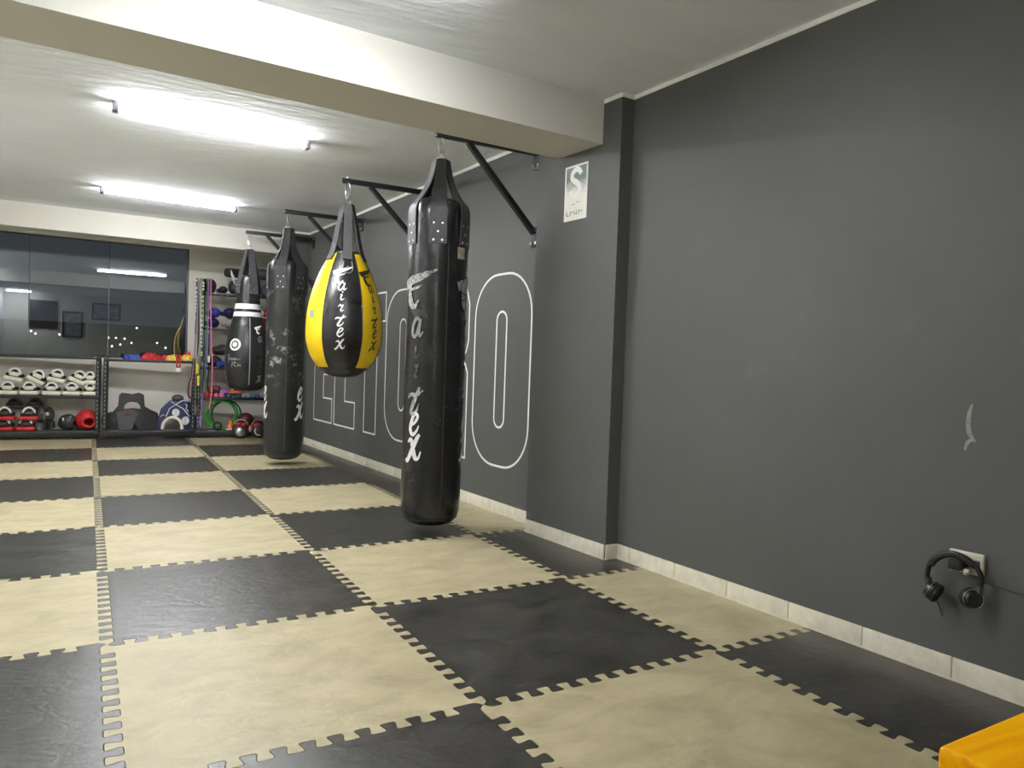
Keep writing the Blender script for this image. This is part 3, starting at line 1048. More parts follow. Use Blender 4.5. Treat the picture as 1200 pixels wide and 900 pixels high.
lz = [1.48, 1.255, 1.125, 1.000, 0.815, 0.672, 0.530]
ls = [0.20, 0.125, 0.11, 0.10, 0.155, 0.13, 0.155]
f1 = math.radians(-114.2)
heavy_bag('long black punching bag nearest the viewer, hanging beside the pillar with worn white lettering', 1.787, 2.2, 0.045, 1.995, f1,
          [f1 + math.radians(-38), f1 + math.radians(80), f1 + math.radians(200)], M['vinyl_front'],
          [M['print_worn'], M['print_grey'], M['print_faint'], M['print_faint'], M['print_worn'], M['print_white'], M['print_white']],
          math.radians(-2), 2.305, f1 + math.radians(20), lz, ls, patch=True)
f3 = math.radians(-102.9)
heavy_bag('long black punching bag with white scuffs around its middle, between the teardrop and bowling-pin bags', 1.585, 5.28, 0.050, 1.925, f3,
          [f3 + math.radians(-72), f3 + math.radians(50), f3 + math.radians(170)], M['vinyl_scuffed'],
          [M['print_faint'], M['print_faint'], M['print_faint'], M['print_faint'], M['print_faint'], M['print_white'], M['print_white']],
          math.radians(-20), 2.300, f3 + math.radians(3), [1.56, 1.36, 1.20, 1.05, 0.84, 0.69, 0.53], [0.19, 0.12, 0.11, 0.10, 0.13, 0.13, 0.16])

# teardrop bag, six panels in turn black and yellow
X2, Y2 = 1.668, 3.69
f2 = math.radians(-107.2)
t = thing('teardrop_bag', 'yellow and black teardrop punching bag with white brush lettering down its black panel', 'punching bag', (X2, Y2, 0.9))
prof2 = dense([(0.122, 1.868), (0.190, 1.742), (0.238, 1.615), (0.273, 1.488), (0.290, 1.361), (0.293, 1.234), (0.285, 1.17), (0.268, 1.109), (0.239, 1.041), (0.192, 0.981)], 5)
cap2 = dense([(0.192, 0.981), (0.150, 0.940), (0.085, 0.911), (0.0, 0.902)], 5)
R2 = prof_r(prof2 + cap2)
e0 = f2 + math.radians(-33)
def fn2(a, r, z):
    k = (a - e0) / (PI / 3)
    fr_ = k - math.floor(k)
    return r * (1 + 0.012 * math.sin(fr_ * PI)) * (1 + 0.004 * math.sin(z * 40 + a * 5) * max(0, (z - 1.4)))
for k in range(6):
    o = obj('panel', B().lathe(prof2, X2, Y2, 16, e0 + k * PI / 3 + 0.004, e0 + (k + 1) * PI / 3 - 0.004, fn=fn2), M['vinyl_black'] if k % 2 == 0 else M['vinyl_yellow'], t, ang=60)
    o['label'] = ('black' if k % 2 == 0 else 'yellow') + ' panel of the bag'
b = B()
for k in range(6):
    a = e0 + k * PI / 3
    b.tube([(X2 + (r * 0.999) * math.cos(a), Y2 + (r * 0.999) * math.sin(a), z) for r, z in prof2], 0.0045, 6)
b.torus((X2, Y2, 0.981), 0.1925, 0.005, (0, 0, 1), 56, 6)
obj('piping', b, M['vinyl_black'], t)
obj('bottom_cap', B().lathe(cap2, X2, Y2, 64), M['vinyl_black'], t)
obj('top_lid', B().lathe(dense([(0.122, 1.866), (0.118, 1.88), (0.085, 1.892), (0.0, 1.894)], 4), X2, Y2, 48), M['charcoal'], t)
for k in range(6):
    a = f2 + math.radians(4) + k * PI / 3
    b = B(); strap(b, [(0.158, 1.815), (0.130, 1.868), (0.108, 1.945), (0.080, 2.08), (0.052, 2.20), (0.034, 2.262)], X2, Y2, a, 0.075, 0.058, 0.006)
    s_ = obj('strap', b, M['webbing'], t)
    if k % 2 == 0:
        b = B()
        rd = V((math.cos(a), math.sin(a), 0)); tg = V((-math.sin(a), math.cos(a), 0))
        outl = [(-0.030, 1.80), (-0.036, 1.74), (-0.024, 1.712), (0.0, 1.704), (0.024, 1.712), (0.036, 1.74), (0.030, 1.80)]
        pts = [V((X2, Y2, 0)) + rd * (R2(z) * 1.012 + 0.004) + tg * u + V((0, 0, z)) for u, z in outl]
        b.tube(smooth_path(pts, 4), 0.003, 6)
        obj('stitched_tab', b, M['grey_leather'], s_)
        p = V((X2, Y2, 1.752)) + rd * (R2(1.752) * 1.01)
        obj('rivet', B().cyl(p, p + rd * 0.012, 0.010, 0.007, 12), M['steel'], s_)
lz2 = [1.682, 1.598, 1.522, 1.436, 1.338, 1.248, 1.160]
ls2 = [0.120, 0.066, 0.064, 0.060, 0.080, 0.066, 0.074]
R2b = lambda z: R2(z) * 1.012
write_down('Fairtex', lz2, ls2, R2b, X2, Y2, f2 + math.radians(-6), t, [M['print_white']] * 7, off=0.003)
write_down('Fairtex', lz2, ls2, R2b, X2, Y2, f2 + math.radians(50), t, [M['print_black']] * 7, off=0.003)
b = B()
for i in range(4):
    a0 = f2 + math.radians(-62) + i * 0.05
    b.bm.faces.new([b.bm.verts.new((X2 + (R2b(z) + 0.003) * math.cos(q), Y2 + (R2b(z) + 0.003) * math.sin(q), z)) for q, z in ((a0, 1.36), (a0 + 0.05, 1.36), (a0 + 0.05, 1.415), (a0, 1.415))])
obj('label_patch', b, M['grey_leather'], t)['label'] = 'small grey label'
hanger(t, X2, Y2, 2.252, 2.432)

# bowling-pin bag
X4, Y4 = 1.50, 6.80
f4 = math.radians(-100.2)
t = thing('bowling_bag', 'black bowling-pin shaped punching bag with two white bands, the farthest bag', 'punching bag', (X4, Y4, 0.641))
prof4 = dense([(0.0, 0.641), (0.10, 0.645), (0.165, 0.668), (0.200, 0.715), (0.223, 0.818), (0.234, 0.94), (0.236, 1.063), (0.222, 1.20), (0.192, 1.356), (0.168, 1.44), (0.152, 1.512), (0.138, 1.60), (0.128, 1.68), (0.121, 1.80), (0.112, 1.90), (0.09, 1.955), (0.0, 1.965)], 5)
R4 = prof_r(prof4)
obj('body', B().lathe(prof4, X4, Y4, 72), M['vinyl_black'], t)
for z0, z1 in ((1.572, 1.632), (1.488, 1.540)):
    obj('white_band', B().lathe([(R4(z0 + (z1 - z0) * k / 4) + 0.004, z0 + (z1 - z0) * k / 4) for k in range(5)], X4, Y4, 64), M['print_white'], t)['label'] = 'white band round the neck'
for k in range(4):
    a = f4 + math.radians(28) + k * PI / 2
    b = B(); strap(b, [(0.125, 1.745), (0.120, 1.83), (0.100, 1.95), (0.070, 2.08), (0.046, 2.19), (0.034, 2.258)], X4, Y4, a, 0.105, 0.062, 0.006)
    s_ = obj('strap', b, M['webbing'], t)
    rd = V((math.cos(a), math.sin(a), 0)); tg = V((-math.sin(a), math.cos(a), 0))
    for u, z in ((-0.03, 1.76), (0.03, 1.76), (-0.03, 1.84), (0.03, 1.84), (0.0, 1.80)):
        p = V((X4, Y4, z)) + rd * 0.123 + tg * u
        obj('rivet', B().cyl(p, p + rd * 0.010, 0.009, 0.007, 10), M['steel'], s_)
b = B()
for dg in (8, 128, 248):
    a = f4 + math.radians(dg)
    b.tube([(X4 + (R4(z) + 0.001) * math.cos(a), Y4 + (R4(z) + 0.001) * math.sin(a), z) for z in [0.72 + 0.75 * k / 20 for k in range(21)]], 0.005, 6)
obj('piping', b, M['grey_leather'], t)
def disc_on(ang, zc, r0, r1, Rf, cx, cy, off):
    b = B()
    n_ = 28
    f = lambda u, v: V((cx + (Rf(zc + v) + off) * math.cos(ang + u / Rf(zc)), cy + (Rf(zc + v) + off) * math.sin(ang + u / Rf(zc)), zc + v))
    for i in range(n_):
        p, q = 2 * PI * i / n_, 2 * PI * (i + 1) / n_
        if r0 < 1e-6:
            b.bm.faces.new([b.bm.verts.new(f(0, 0)), b.bm.verts.new(f(r1 * math.cos(p), r1 * math.sin(p))), b.bm.verts.new(f(r1 * math.cos(q), r1 * math.sin(q)))])
        else:
            b.bm.faces.new([b.bm.verts.new(f(r * math.cos(x), r * math.sin(x))) for r, x in ((r0, p), (r1, p), (r1, q), (r0, q))])
    return b
for dg in (-34, 86, 206):
    a = f4 + math.radians(dg)
    for r0, r1 in ((0.045, 0.068), (0.0, 0.030)):
        obj('target_print', disc_on(a, 1.165, r0, r1, R4, X4, Y4, 0.004), M['print_white'], t)
    b = B()
    def fs(u, v, a=a): return V((X4 + (R4(1.0 + v) + 0.004) * math.cos(a + u / 0.235), Y4 + (R4(1.0 + v) + 0.004) * math.sin(a + u / 0.235), 1.0 + v))
    for st in ([(-0.095, 0.035, .006), (-0.07, 0.05, .008), (-0.075, -0.02, .008), (-0.085, -0.04, .005)], [(-0.09, 0.005, .005), (-0.05, 0.02, .007), (-0.055, -0.01, .007), (-0.03, 0.015, .007), (-0.03, -0.012, .007), (-0.005, 0.015, .007), (0.0, -0.01, .007), (0.025, 0.015, .007), (0.03, -0.005, .006), (0.075, 0.012, .004)],
               [(-0.02, -0.03, .006), (-0.03, -0.08, .008), (-0.035, -0.09, .005)], [(-0.02, -0.03, .006), (0.02, -0.035, .007), (-0.01, -0.055, .007), (0.03, -0.085, .006)], [(0.04, -0.045, .006), (0.05, -0.075, .007), (0.07, -0.05, .006), (0.075, -0.08, .005)]):
        b.ribbon([(q.x, q.y, q.z) for q in smooth_path(st, 4)], fs)
    obj('script_print', b, M['print_worn'], t)
write_down('Fairtex', [1.34, 1.235, 1.15, 1.07, 0.975, 0.885, 0.79], [0.085, 0.070, 0.065, 0.065, 0.075, 0.070, 0.085], R4, X4, Y4, f4 + math.radians(38), t,
           [M['print_white'], M['print_grey'], M['print_faint'], M['print_faint'], M['print_faint'], M['print_faint'], M['print_worn']], off=0.004, wk=0.8)
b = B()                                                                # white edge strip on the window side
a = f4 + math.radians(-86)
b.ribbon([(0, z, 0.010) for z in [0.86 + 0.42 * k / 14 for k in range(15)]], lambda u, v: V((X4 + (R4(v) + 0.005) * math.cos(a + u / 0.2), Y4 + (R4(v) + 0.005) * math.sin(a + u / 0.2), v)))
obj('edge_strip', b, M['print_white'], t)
hanger(t, X4, Y4, 2.250, 2.432)

# ------------------------------------------------------------------ shelving along the window wall
def SP(x, d, z):
    """point on the shelving: x along it, d behind its front line"""
    return V((x, 7.90 - 0.085 * x + d, z))


SD = V((1, -0.085, 0)).normalized()
SN = V((0.085, 1, 0)).normalized()
def smt(x, d, z):
    m_ = Matrix((SD, SN, V((0, 0, 1)))).transposed().to_4x4()
    m_.translation = SP(x, d, z)
    return m_


def shelving(label, xs, xe, zt, boards):
    t = thing('shelving_unit', label, 'shelving unit', SP((xs + xe) / 2, 0, 0), 'slotted steel shelving')
    ln = xe - xs
    for xx in (0, ln - 0.038):
        for dd, fl in ((0, 1), (0.262, -1)):
            b = B()
            b.box(xx, xx + 0.038, dd if fl > 0 else dd + 0.0, dd + 0.003, 0, zt, mtx=smt(xs, 0, 0.0))
            side = xx if xx == 0 else xx + 0.035
            b.box(side, side + 0.003, dd if fl > 0 else dd - 0.035, dd + 0.038 if fl > 0 else dd + 0.003, 0, zt, mtx=smt(xs, 0, 0.0))
            p = obj('post', b, M['shelf_steel'], t)
            if fl > 0:
                s = B()
                z = 0.14
                while z < zt - 0.04:
                    s.box(xx + 0.014, xx + 0.024, -0.0012, 0.0, z, z + 0.022, mtx=smt(xs, 0, 0))
                    z += 0.05
                obj('slots', s, M['grey_leather'], p)
    for z in boards:
        b = B().box(0.004, ln - 0.004, 0.004, 0.258, z - 0.022, z, 0.002, mtx=smt(xs, 0, 0))
        o = obj('shelf_board', b, M['shelf_board'], t)
        if z < 0.15:
            obj('front_rail', B().box(-0.01, ln + 0.01, -0.028, -0.002, 0.022, z - 0.004, 0.003, mtx=smt(xs, 0, 0)), M['black_plastic'], o)
        else:
            obj('front_rail', B().box(0.0, ln, -0.006, -0.0005, z - 0.030, z + 0.002, 0.002, mtx=smt(xs, 0, 0)), M['black_steel'], o)
    return t


shelving('low black steel shelving under the window holding the white focus mitts', -1.30, 0.052, 0.985, (0.095, 0.505, 0.965))
shelving('low black steel shelving under the window holding the two body protectors', 0.086, 1.082, 0.985, (0.095, 0.950))
shelving('tall black steel shelving against the white wall holding gloves and dumbbells', 1.100, 2.10, 1.98, (0.095, 0.505, 0.885, 1.375, 1.815))


def rotz(a): return Matrix.Rotation(a, 4, 'Z')
def at_shelf(x, d, z, rz=0, rx=0, ry=0):
    return smt(x, d, z) @ Matrix.Rotation(rz, 4, 'Z') @ Matrix.Rotation(ry, 4, 'Y') @ Matrix.Rotation(rx, 4, 'X')


# focus mitts: flat pad, humped glove back, elastic strap arching over it
def mitt_parts(t, mtx, pad, hump, strp, w=0.100, dark=None):
    obj('pad', B().box(-w, w, -0.095, 0.095, 0.0, 0.052, 0.022, 4, mtx=mtx), pad, t)
    obj('glove_lining', B().box(-w * 0.86, w * 0.86, -0.080, 0.085, 0.044, 0.088, 0.018, 3, mtx=mtx).ell(mtx @ V((0, -0.035, 0.090)), (w * 0.54, 0.030, 0.048), mtx.to_3x3()), M['black_foam'], t)
    obj('glove_back', B().box(-w * 0.52, w * 0.54, -0.104, 0.06, 0.058, 0.106, 0.022, 4, mtx=mtx), hump, t)
    b = B()
    pts = [V((w * 0.60 * math.cos(a), -0.062, 0.075 + 0.072 * math.sin(a))) for a in [PI * k / 14 for k in range(15)]]
    b.tube([mtx @ p for p in pts], 0.0055, 6, flat=2.0)
    obj('strap', b, strp, t)
    return t


def mitt(label, x, d, z, mats, tilt=0.0, rz=0.0, group=None, w=0.100):
    t = thing('focus_mitt', label, 'focus mitt', SP(x, d, z), group)
    return mitt_parts(t, at_shelf(x, d, z, rz, 0, tilt), *mats, w=w)


CR3 = (M['cream'], M['cream'], M['print_white'])
g = 'white focus mitts on the middle shelf'
nm = ['leftmost in the photo', 'second from the left', 'third from the left', 'fourth from the left', 'beside the slotted post']
for k, (x, tl) in enumerate([(-0.845, 0.0), (-0.640, 0.0), (-0.430, 0.02), (-0.222, 0.0), (-0.045, 0.02)]):
    mitt('white focus mitt in the bottom row on the middle shelf, ' + nm[k], x, 0.10, 0.5065, CR3, tl, random.uniform(-.1, .1), g, w=0.097 if k < 4 else 0.080)
for k, (x, z, tl) in enumerate([(-0.800, 0.665, 0.20), (-0.590, 0.655, 0.48), (-0.390, 0.660, 0.20), (-0.180, 0.655, 0.45), (-0.045, 0.640, 0.03)]):
    mitt('white focus mitt stacked on top of the bottom row, ' + nm[k], x, 0.11, z, CR3, tl, random.uniform(-.15, .15), g, w=0.095 if k < 4 else 0.080)
RD3 = (M['red'], M['charcoal'], M['print_white'])
g = 'red focus mitts on the bottom shelf'
for x, z, lab in ((-0.875, 0.097, 'lower red focus mitt at the left end of the bottom shelf'), (-0.665, 0.097, 'lower red focus mitt beside the black gloves on the bottom shelf'),
                  (-0.870, 0.218, 'upper red focus mitt at the left end of the bottom shelf'), (-0.645, 0.218, 'upper red focus mitt of the stack beside the black gloves')):
    mitt(lab, x, 0.085, z, RD3, 0.0, random.uniform(-.1, .1), g, w=0.096)
for x, lab in ((-0.80, 'black focus mitt behind the red mitts at the left end'), (-0.60, 'black focus mitt behind the upper red mitt near the black gloves')):
    t = thing('focus_mitt', lab, 'focus mitt', SP(x, 0.215, 0.30))
    mitt_parts(t, at_shelf(x, 0.215, 0.34, 0.1, 0, 0.05) @ Matrix.Diagonal((1, 0.4, 0.8, 1)), M['charcoal'], M['charcoal2'], M['charcoal2'], w=0.09)


def settle(t, z):
    """lower or raise a thing so that its lowest point rests at height z"""
    lo = 1e9
    for c in t.children:
        for v in c.data.vertices:
            lo = min(lo, v.co.z + c.location.z + t.location.z)
    t.location.z += z - lo + 0.001
    return t


def boxing_glove(label, x, d, z, mm, cuff, rz=0.0, s=1.0, ry=0.0, group=None, cat='boxing glove', palm=None):
    """mitten body, thumb and wrist cuff; lies on its palm with the fist towards local +x"""
    t = thing('boxing_glove', label, cat, SP(x, d, z), group)
    mt = at_shelf(x, d, z, rz, 0, ry) @ Matrix.Scale(s, 4)
    fn = lambda q: 1 + 0.18 * max(0, q.x) * (1 - abs(q.z)) - 0.12 * max(0, -q.x)
    obj('fist', B().ell(mt @ V((0.055, 0, 0.062)), (0.105, 0.072, 0.062), mt.to_3x3(), 24, 14, fn), mm, t)
    obj('thumb', B().ell(mt @ V((0.050, -0.072, 0.050)), (0.062, 0.028, 0.030), mt.to_3x3() @ Matrix.Rotation(0.25, 3, 'Z'), 16, 10), palm or mm, t)
    b = B().cyl(mt @ V((-0.14, 0, 0.052)), mt @ V((-0.035, 0, 0.057)), 0.050 * s, 0.056 * s, 24)
    obj('cuff', b, cuff, t)
    return settle(t, z)


def headgear(label, x, d, z, r, mm, lining, rz=0.0, tilt=0.0):
    t = thing('headgear', label, 'boxing headgear', SP(x, d, z))
    mt = at_shelf(x, d, z, rz, tilt, 0).to_3x3()
    def keep(q):                                                       # face opening looks along local -y
        if q.z < -0.80: return False
        return not (q.y < -0.25 and (q.x / 0.56) ** 2 + ((q.z + 0.12) / 0.50) ** 2 < 1)
    o = obj('shell', B().ell(SP(x, d, z + r * 0.80), (r * 0.92, r * 1.0, r), mt, 40, 26, keep=keep), mm, t, solid=0.022)
    inn = obj('lining', B().ell(SP(x, d, z + r * 0.80), (r * 0.80, r * 0.88, r * 0.88), mt, 28, 18, keep=lambda q: q.z > -0.8 and not (q.y < -0.2 and (q.x / 0.6) ** 2 + ((q.z + 0.12) / 0.55) ** 2 < 1)), lining, t)
    ringp = [SP(x, d, z + r * 0.80) + mt @ V((0.52 * r * math.cos(a), -0.85 * r + 0.16 * r * math.cos(a) ** 2, (0.46 * math.sin(a) - 0.12) * r)) for a in [2 * PI * k / 28 for k in range(28)]]
    obj('padded_rim', B().tube(ringp, r * 0.13, 10, True), mm, t)
    strp = [SP(x, d, z + r * 0.80) + mt @ V((r * 0.60 * math.cos(a), -0.35 * r, -r * 0.66 + r * 0.16 * math.sin(a))) for a in [PI + PI * k / 12 for k in range(13)]]
    obj('chin_strap', B().tube(strp, 0.009, 6), lining, t)
    return settle(t, z)


headgear('glossy red headgear at the post end of the bottom shelf', -0.075, 0.13, 0.098, 0.128, M['red'], M['black_foam'], rz=0.35)
t = headgear('small black headgear with a white patch beside the red headgear', -0.265, 0.12, 0.098, 0.098, M['charcoal'], M['black_foam'], rz=1.2)
mt = at_shelf(-0.275, 0.055, 0.235, 0.1, -0.5, -0.25)
obj('white_patch', B().box(-0.045, 0.045, -0.006, 0.004, -0.018, 0.020, 0.004, mtx=mt), M['print_white'], t)['label'] = 'white patch'
t = boxing_glove('large black glove with beige trim between the red mitts and the small headgear', -0.490, 0.085, 0.098, M['charcoal'], M['charcoal2'], rz=0.5, s=0.88, ry=-PI / 2 + 0.1, palm=M['charcoal2'])
mt = at_shelf(-0.488, 0.018, 0.285, 0.1, -0.2, -0.3)
obj('beige_trim', B().box(-0.045, 0.04, -0.010, 0.012, -0.020, 0.022, 0.009, 3, mtx=mt), M['rose'] if False else mat('beige trim', (0.42, 0.36, 0.32), 0.6), t)['label'] = 'beige trim'
boxing_glove('black boxing glove leaning behind the glove with beige trim', -0.405, 0.205, 0.098, M['charcoal2'], M['charcoal'], rz=-0.4, s=0.82, ry=-PI / 2 - 0.1)

# black body protector
def bow(x, d, z, k, lean=0.0):
    mt = smt(x, d, z)
    return lambda u, v, dep: mt @ V((u, dep + k * u * u + lean * v, v))


t = thing('body_protector', 'black body protector with a tall neck panel standing on the bottom shelf', 'body protector', SP(0.385, 0.03, 0.097))
def px_poly(pts, cx, s): return [((px - cx) * s, (770 - py) * s) for px, py in pts]
sB = 0.00124
outl = px_poly([(165, 770), (150, 690), (160, 615), (245, 595), (290, 535), (298, 430), (320, 408), (360, 412), (410, 420), (470, 406), (512, 425), (522, 540), (570, 572), (636, 605), (655, 680), (640, 770)], 405, sB)
hole = px_poly([(340, 565), (348, 528), (375, 502), (415, 494), (455, 502), (480, 528), (488, 565), (415, 556)], 405, sB)
obj('shell', B().sheet(outl, [hole], bow(0.385, 0.035, 0.097, 0.9, 0.05), 0.045), M['charcoal'], t, ang=50)
pn = px_poly([(300, 765), (278, 600), (360, 575), (400, 570), (450, 580), (470, 600), (440, 680), (415, 765)], 405, sB)
obj('belly_panel', B().sheet(pn, [], bow(0.385, 0.020, 0.097, 0.9, 0.05), 0.02), M['charcoal2'], t, ang=50)
pn = px_poly([(470, 765), (430, 690), (455, 600), (560, 600), (620, 640), (630, 765)], 405, sB)
obj('side_panel', B().sheet(pn, [], bow(0.385, 0.024, 0.097, 0.9, 0.05), 0.02), M['charcoal'], t, ang=50)
pn = px_poly([(345, 628), (345, 605), (405, 603), (405, 628)], 405, sB)
obj('label_patch', B().sheet(pn, [], bow(0.385, 0.015, 0.097, 0.9, 0.05), 0.006), M['dark_red'], t)['label'] = 'small reddish label'

# navy body protector
t = thing('body_protector', 'navy body protector with a white arch and ringed badges leaning on the shelf', 'body protector', SP(0.890, 0.03, 0.097))
outl = px_poly([(640, 770), (644, 660), (665, 570), (730, 495), (790, 462), (870, 470), (940, 490), (985, 560), (1000, 770), (868, 770), (858, 700), (830, 655), (770, 650), (720, 690), (700, 770)], 815, sB)
obj('shell', B().sheet(outl, [], bow(0.890, 0.06, 0.097, 0.8, 0.12), 0.06), M['navy'], t, ang=50)
fnN = bow(0.890, 0.055, 0.097, 0.8, 0.12)
arch = [((px - 815) * sB, (770 - py) * sB) for px, py in [(684, 765), (696, 705), (735, 660), (785, 650), (832, 672), (856, 715), (862, 765)]]
obj('white_arch', B().tube([fnN(p.x, p.y, -0.004) for p in smooth_path([(a, c_, 0) for a, c_ in arch], 5)], 0.021, 10), M['cream'], t)['label'] = 'cream padded arch'
b = B()
for st in ([(665, 640), (690, 620), (715, 640), (745, 560), (800, 520), (760, 490)], [(800, 520), (860, 480), (930, 488)], [(800, 520), (870, 560), (930, 640)], [(888, 510), (905, 530), (895, 560), (920, 590)]):
    b.tube([fnN((px - 815) * sB, (770 - py) * sB, -0.003) for px, py in st], 0.005, 6)
obj('piping', b, M['print_white'], t)
for px, py, r in ((803, 600, 0.040), (893, 680, 0.042), (985, 585, 0.040)):
    u, v = (px - 815) * sB, (770 - py) * sB
    b = B()
    for rr, tb in ((r, 0.009), (r * 0.45, 0.010)):
        b.tube([fnN(u + rr * math.cos(a) * 0.85, v + rr * math.sin(a), -0.003) for a in [2 * PI * k / 20 for k in range(20)]], tb, 6, True, flat=1.0)
    obj('ring_badge', b, M['print_white'], t)
b = B().ell(SP(0.90, 0.13, 0.485), (0.070, 0.05, 0.045), None, 18, 12)
tag(obj('boxing_glove', b, M['charcoal2']), 'small dark pad tucked behind the top of the navy body protector', 'pad')


# crumpled cloth on the second unit's top
def cloth_heap(name, label, x, d, z, rx, ry, rz_, mm, seed, cat='cloth'):
    rnd = random.Random(seed)
    ph = [rnd.uniform(0, 6.28) for _ in range(9)]
    def fn(q):
        return 1 + 0.16 * math.sin(5 * q.x + ph[0]) * math.cos(4 * q.y + ph[1]) + 0.10 * math.sin(9 * q.x + 7 * q.y + ph[2]) + 0.06 * math.sin(15 * q.z + ph[3])
    b = B().ell(SP(x, d, z), (rx, ry, rz_), smt(0, 0, 0).to_3x3(), 36, 20, fn)
    for v in b.bm.verts:
        if v.co.z < z: v.co.z = z
    return tag(obj(name, b, mm, ang=70), label, cat)


zt = 0.9515
cloth_heap('hand_wrap', 'crumpled blue cloth on the shelf top in front of the window', 0.385, 0.10, zt, 0.095, 0.07, 0.062, M['blue_cloth'], 3)
cloth_heap('hand_wrap', 'crumpled red hand wrap on the shelf top beside the blue cloth', 0.590, 0.10, zt, 0.105, 0.075, 0.080, M['red_cloth'], 5)
cloth_heap('hand_wrap', 'small red hand wrap between the red heap and the yellow wraps', 0.745, 0.12, zt, 0.065, 0.07, 0.060, M['red_cloth'], 9)
cloth_heap('hand_wrap', 'pale yellow hand wrap left of the dangling red strap', 0.815, 0.07, zt, 0.060, 0.06, 0.070, M['yellow_cloth'], 11)
cloth_heap('hand_wrap', 'bright yellow hand wrap right of the dangling red strap', 0.985, 0.08, zt, 0.090, 0.07, 0.070, M['yellow_cloth'], 13)
cloth_heap('hand_wrap', 'red hand wrap at the window edge beside the ropes', 1.000, 0.21, zt, 0.060, 0.05, 0.098, M['red_cloth'], 15)
t = thing('hand_strap', 'red strap with a white tag dangling from the shelf top', 'strap', SP(0.885, 0.0, 0.80))
b = B()
for dx in (-0.018, 0.018):
    b.tube(smooth_path([SP(0.885 + dx * 0.8, 0.09, 1.02), SP(0.885 + dx * 0.9, 0.03, 1.03), SP(0.885 + dx, -0.013, 1.0), SP(0.885 + dx, -0.016, 0.93), SP(0.885 + dx * 0.9, -0.014, 0.875)], 5), 0.011, 6, flat=0.3)
obj('strap', b, M['red_cloth'], t)
obj('tag', B().box(-0.026, 0.026, -0.018, -0.010, -0.050, 0.0, 0.003, mtx=smt(0.885, 0, 0.868)), M['print_white'], t)['label'] = 'white tag'
obj('clip', B().box(-0.024, 0.024, -0.019, -0.010, 0.0, 0.014, 0.002, mtx=smt(0.885, 0, 0.868)), M['black_plastic'], t)

# bent cane leaning on the glass
b = B().tube(smooth_path([V((0.885, 8.27, 0.975)), V((0.875, 8.28, 1.15)), V((0.900, 8.29, 1.29)), V((0.955, 8.29, 1.40))], 6), 0.008, 8)
tag(obj('cane', b, M['tan']), 'thin tan bent cane leaning against the window glass', 'cane')

# ------------------------------------------------------------------ ropes and bands on the hook
t = thing('wall_hook', 'cream hook rail above the hanging ropes at the window edge', 'hook', SP(1.13, -0.01, 1.975))
obj('rail', B().bar(SP(1.05, -0.020, 1.985), SP(1.24, -0.020, 1.985), 0.012, 0.014, bev=0.003), M['white_plastic'], t)
b = B()
for k in range(6):
    x = 1.06 + 0.034 * k
    b.tube(smooth_path([SP(x, -0.018, 1.985), SP(x, -0.045, 1.972), SP(x, -0.062, 1.980), SP(x, -0.066, 2.0)], 4), 0.005, 6)
obj('peg', b, M['white_plastic'], t)


def strand(name, label, pts, r, mm, handle=None, hm=None, beads=None, flat=1.0, cat='jump rope', tagz=None):
    t = thing(name, label, cat, SP(pts[-1][0], pts[-1][1], pts[-1][2]), 'ropes and bands on the hook')
    path = smooth_path([SP(*p) for p in pts], 6)
    obj('cord', B().tube(path, r, 8, flat=flat), mm, t)
    if beads:
        b = B()
        for z0 in beads[0]:
            k = min(range(len(path)), key=lambda q: abs(path[q].z - z0))
            p = path[k]
            b.cyl(p + V((0, 0, 0.011)), p - V((0, 0, 0.011)), r * 1.5, seg=10)
        obj('bead', b, beads[1], t)
    if handle:
        for (x, d, z, h) in handle:
            b = B().tube([SP(x, d, z), SP(x, d, z - h * 0.15), SP(x, d, z - h * 0.5), SP(x, d, z - h * 0.85), SP(x, d, z - h)], [0.010, 0.018, 0.016, 0.018, 0.012], 12)
            obj('handle', b, hm, t)
    return t


D0 = -0.050
fr_ = lambda a, c, n_: [a + (c - a) * k / (n_ - 1) for k in range(n_)]
strand('beaded_rope', 'black and white beaded jump rope hanging nearest the window frame', [(1.062, D0, 1.975), (1.068, D0, 1.7), (1.066, D0, 1.45), (1.060, D0, 1.28)], 0.008, M['black_plastic'], beads=(fr_(1.93, 1.50, 9), M['print_white']))
strand('exercise_band', 'plum and pink flat exercise band hanging beside the window frame', [(1.075, D0 - 0.008, 1.975), (1.073, D0 - 0.01, 1.6), (1.062, D0 - 0.012, 1.25), (1.052, D0 - 0.012, 0.95), (1.030, D0 - 0.012, 0.65), (1.026, D0 - 0.01, 0.44)], 0.018, M['purple'], flat=0.35, cat='exercise band')
strand('exercise_band', 'rose pink narrow band hanging in front of the plum band', [(1.058, D0 - 0.03, 1.10), (1.046, D0 - 0.03, 0.90), (1.030, D0 - 0.028, 0.70), (1.028, D0 - 0.02, 0.52)], 0.013, M['rose'], flat=0.4, cat='exercise band')
strand('jump_rope', 'pale green jump rope ending in two yellow handles', [(1.100, D0, 1.975), (1.110, D0, 1.6), (1.118, D0, 1.25), (1.098, D0, 0.98), (1.088, D0, 0.905)], 0.009, M['pale_green'], handle=[(1.090, D0 - 0.01, 0.925, 0.125), (1.108, D0 - 0.01, 0.78, 0.130)], hm=M['yellow'])
strand('jump_rope', 'second pale green rope of the loop with yellow handles', [(1.120, D0 - 0.006, 1.975), (1.122, D0 - 0.006, 1.6), (1.124, D0, 1.2), (1.118, D0, 0.95), (1.110, D0, 0.79)], 0.007, M['pale_green'])
strand('beaded_rope', 'red and white beaded jump rope hanging among the ropes', [(1.142, D0, 1.975), (1.138, D0, 1.75), (1.130, D0, 1.4), (1.140, D0, 1.1), (1.145, D0, 0.95)], 0.008, M['dark_red'], beads=(fr_(1.93, 1.02, 18), M['print_white']))
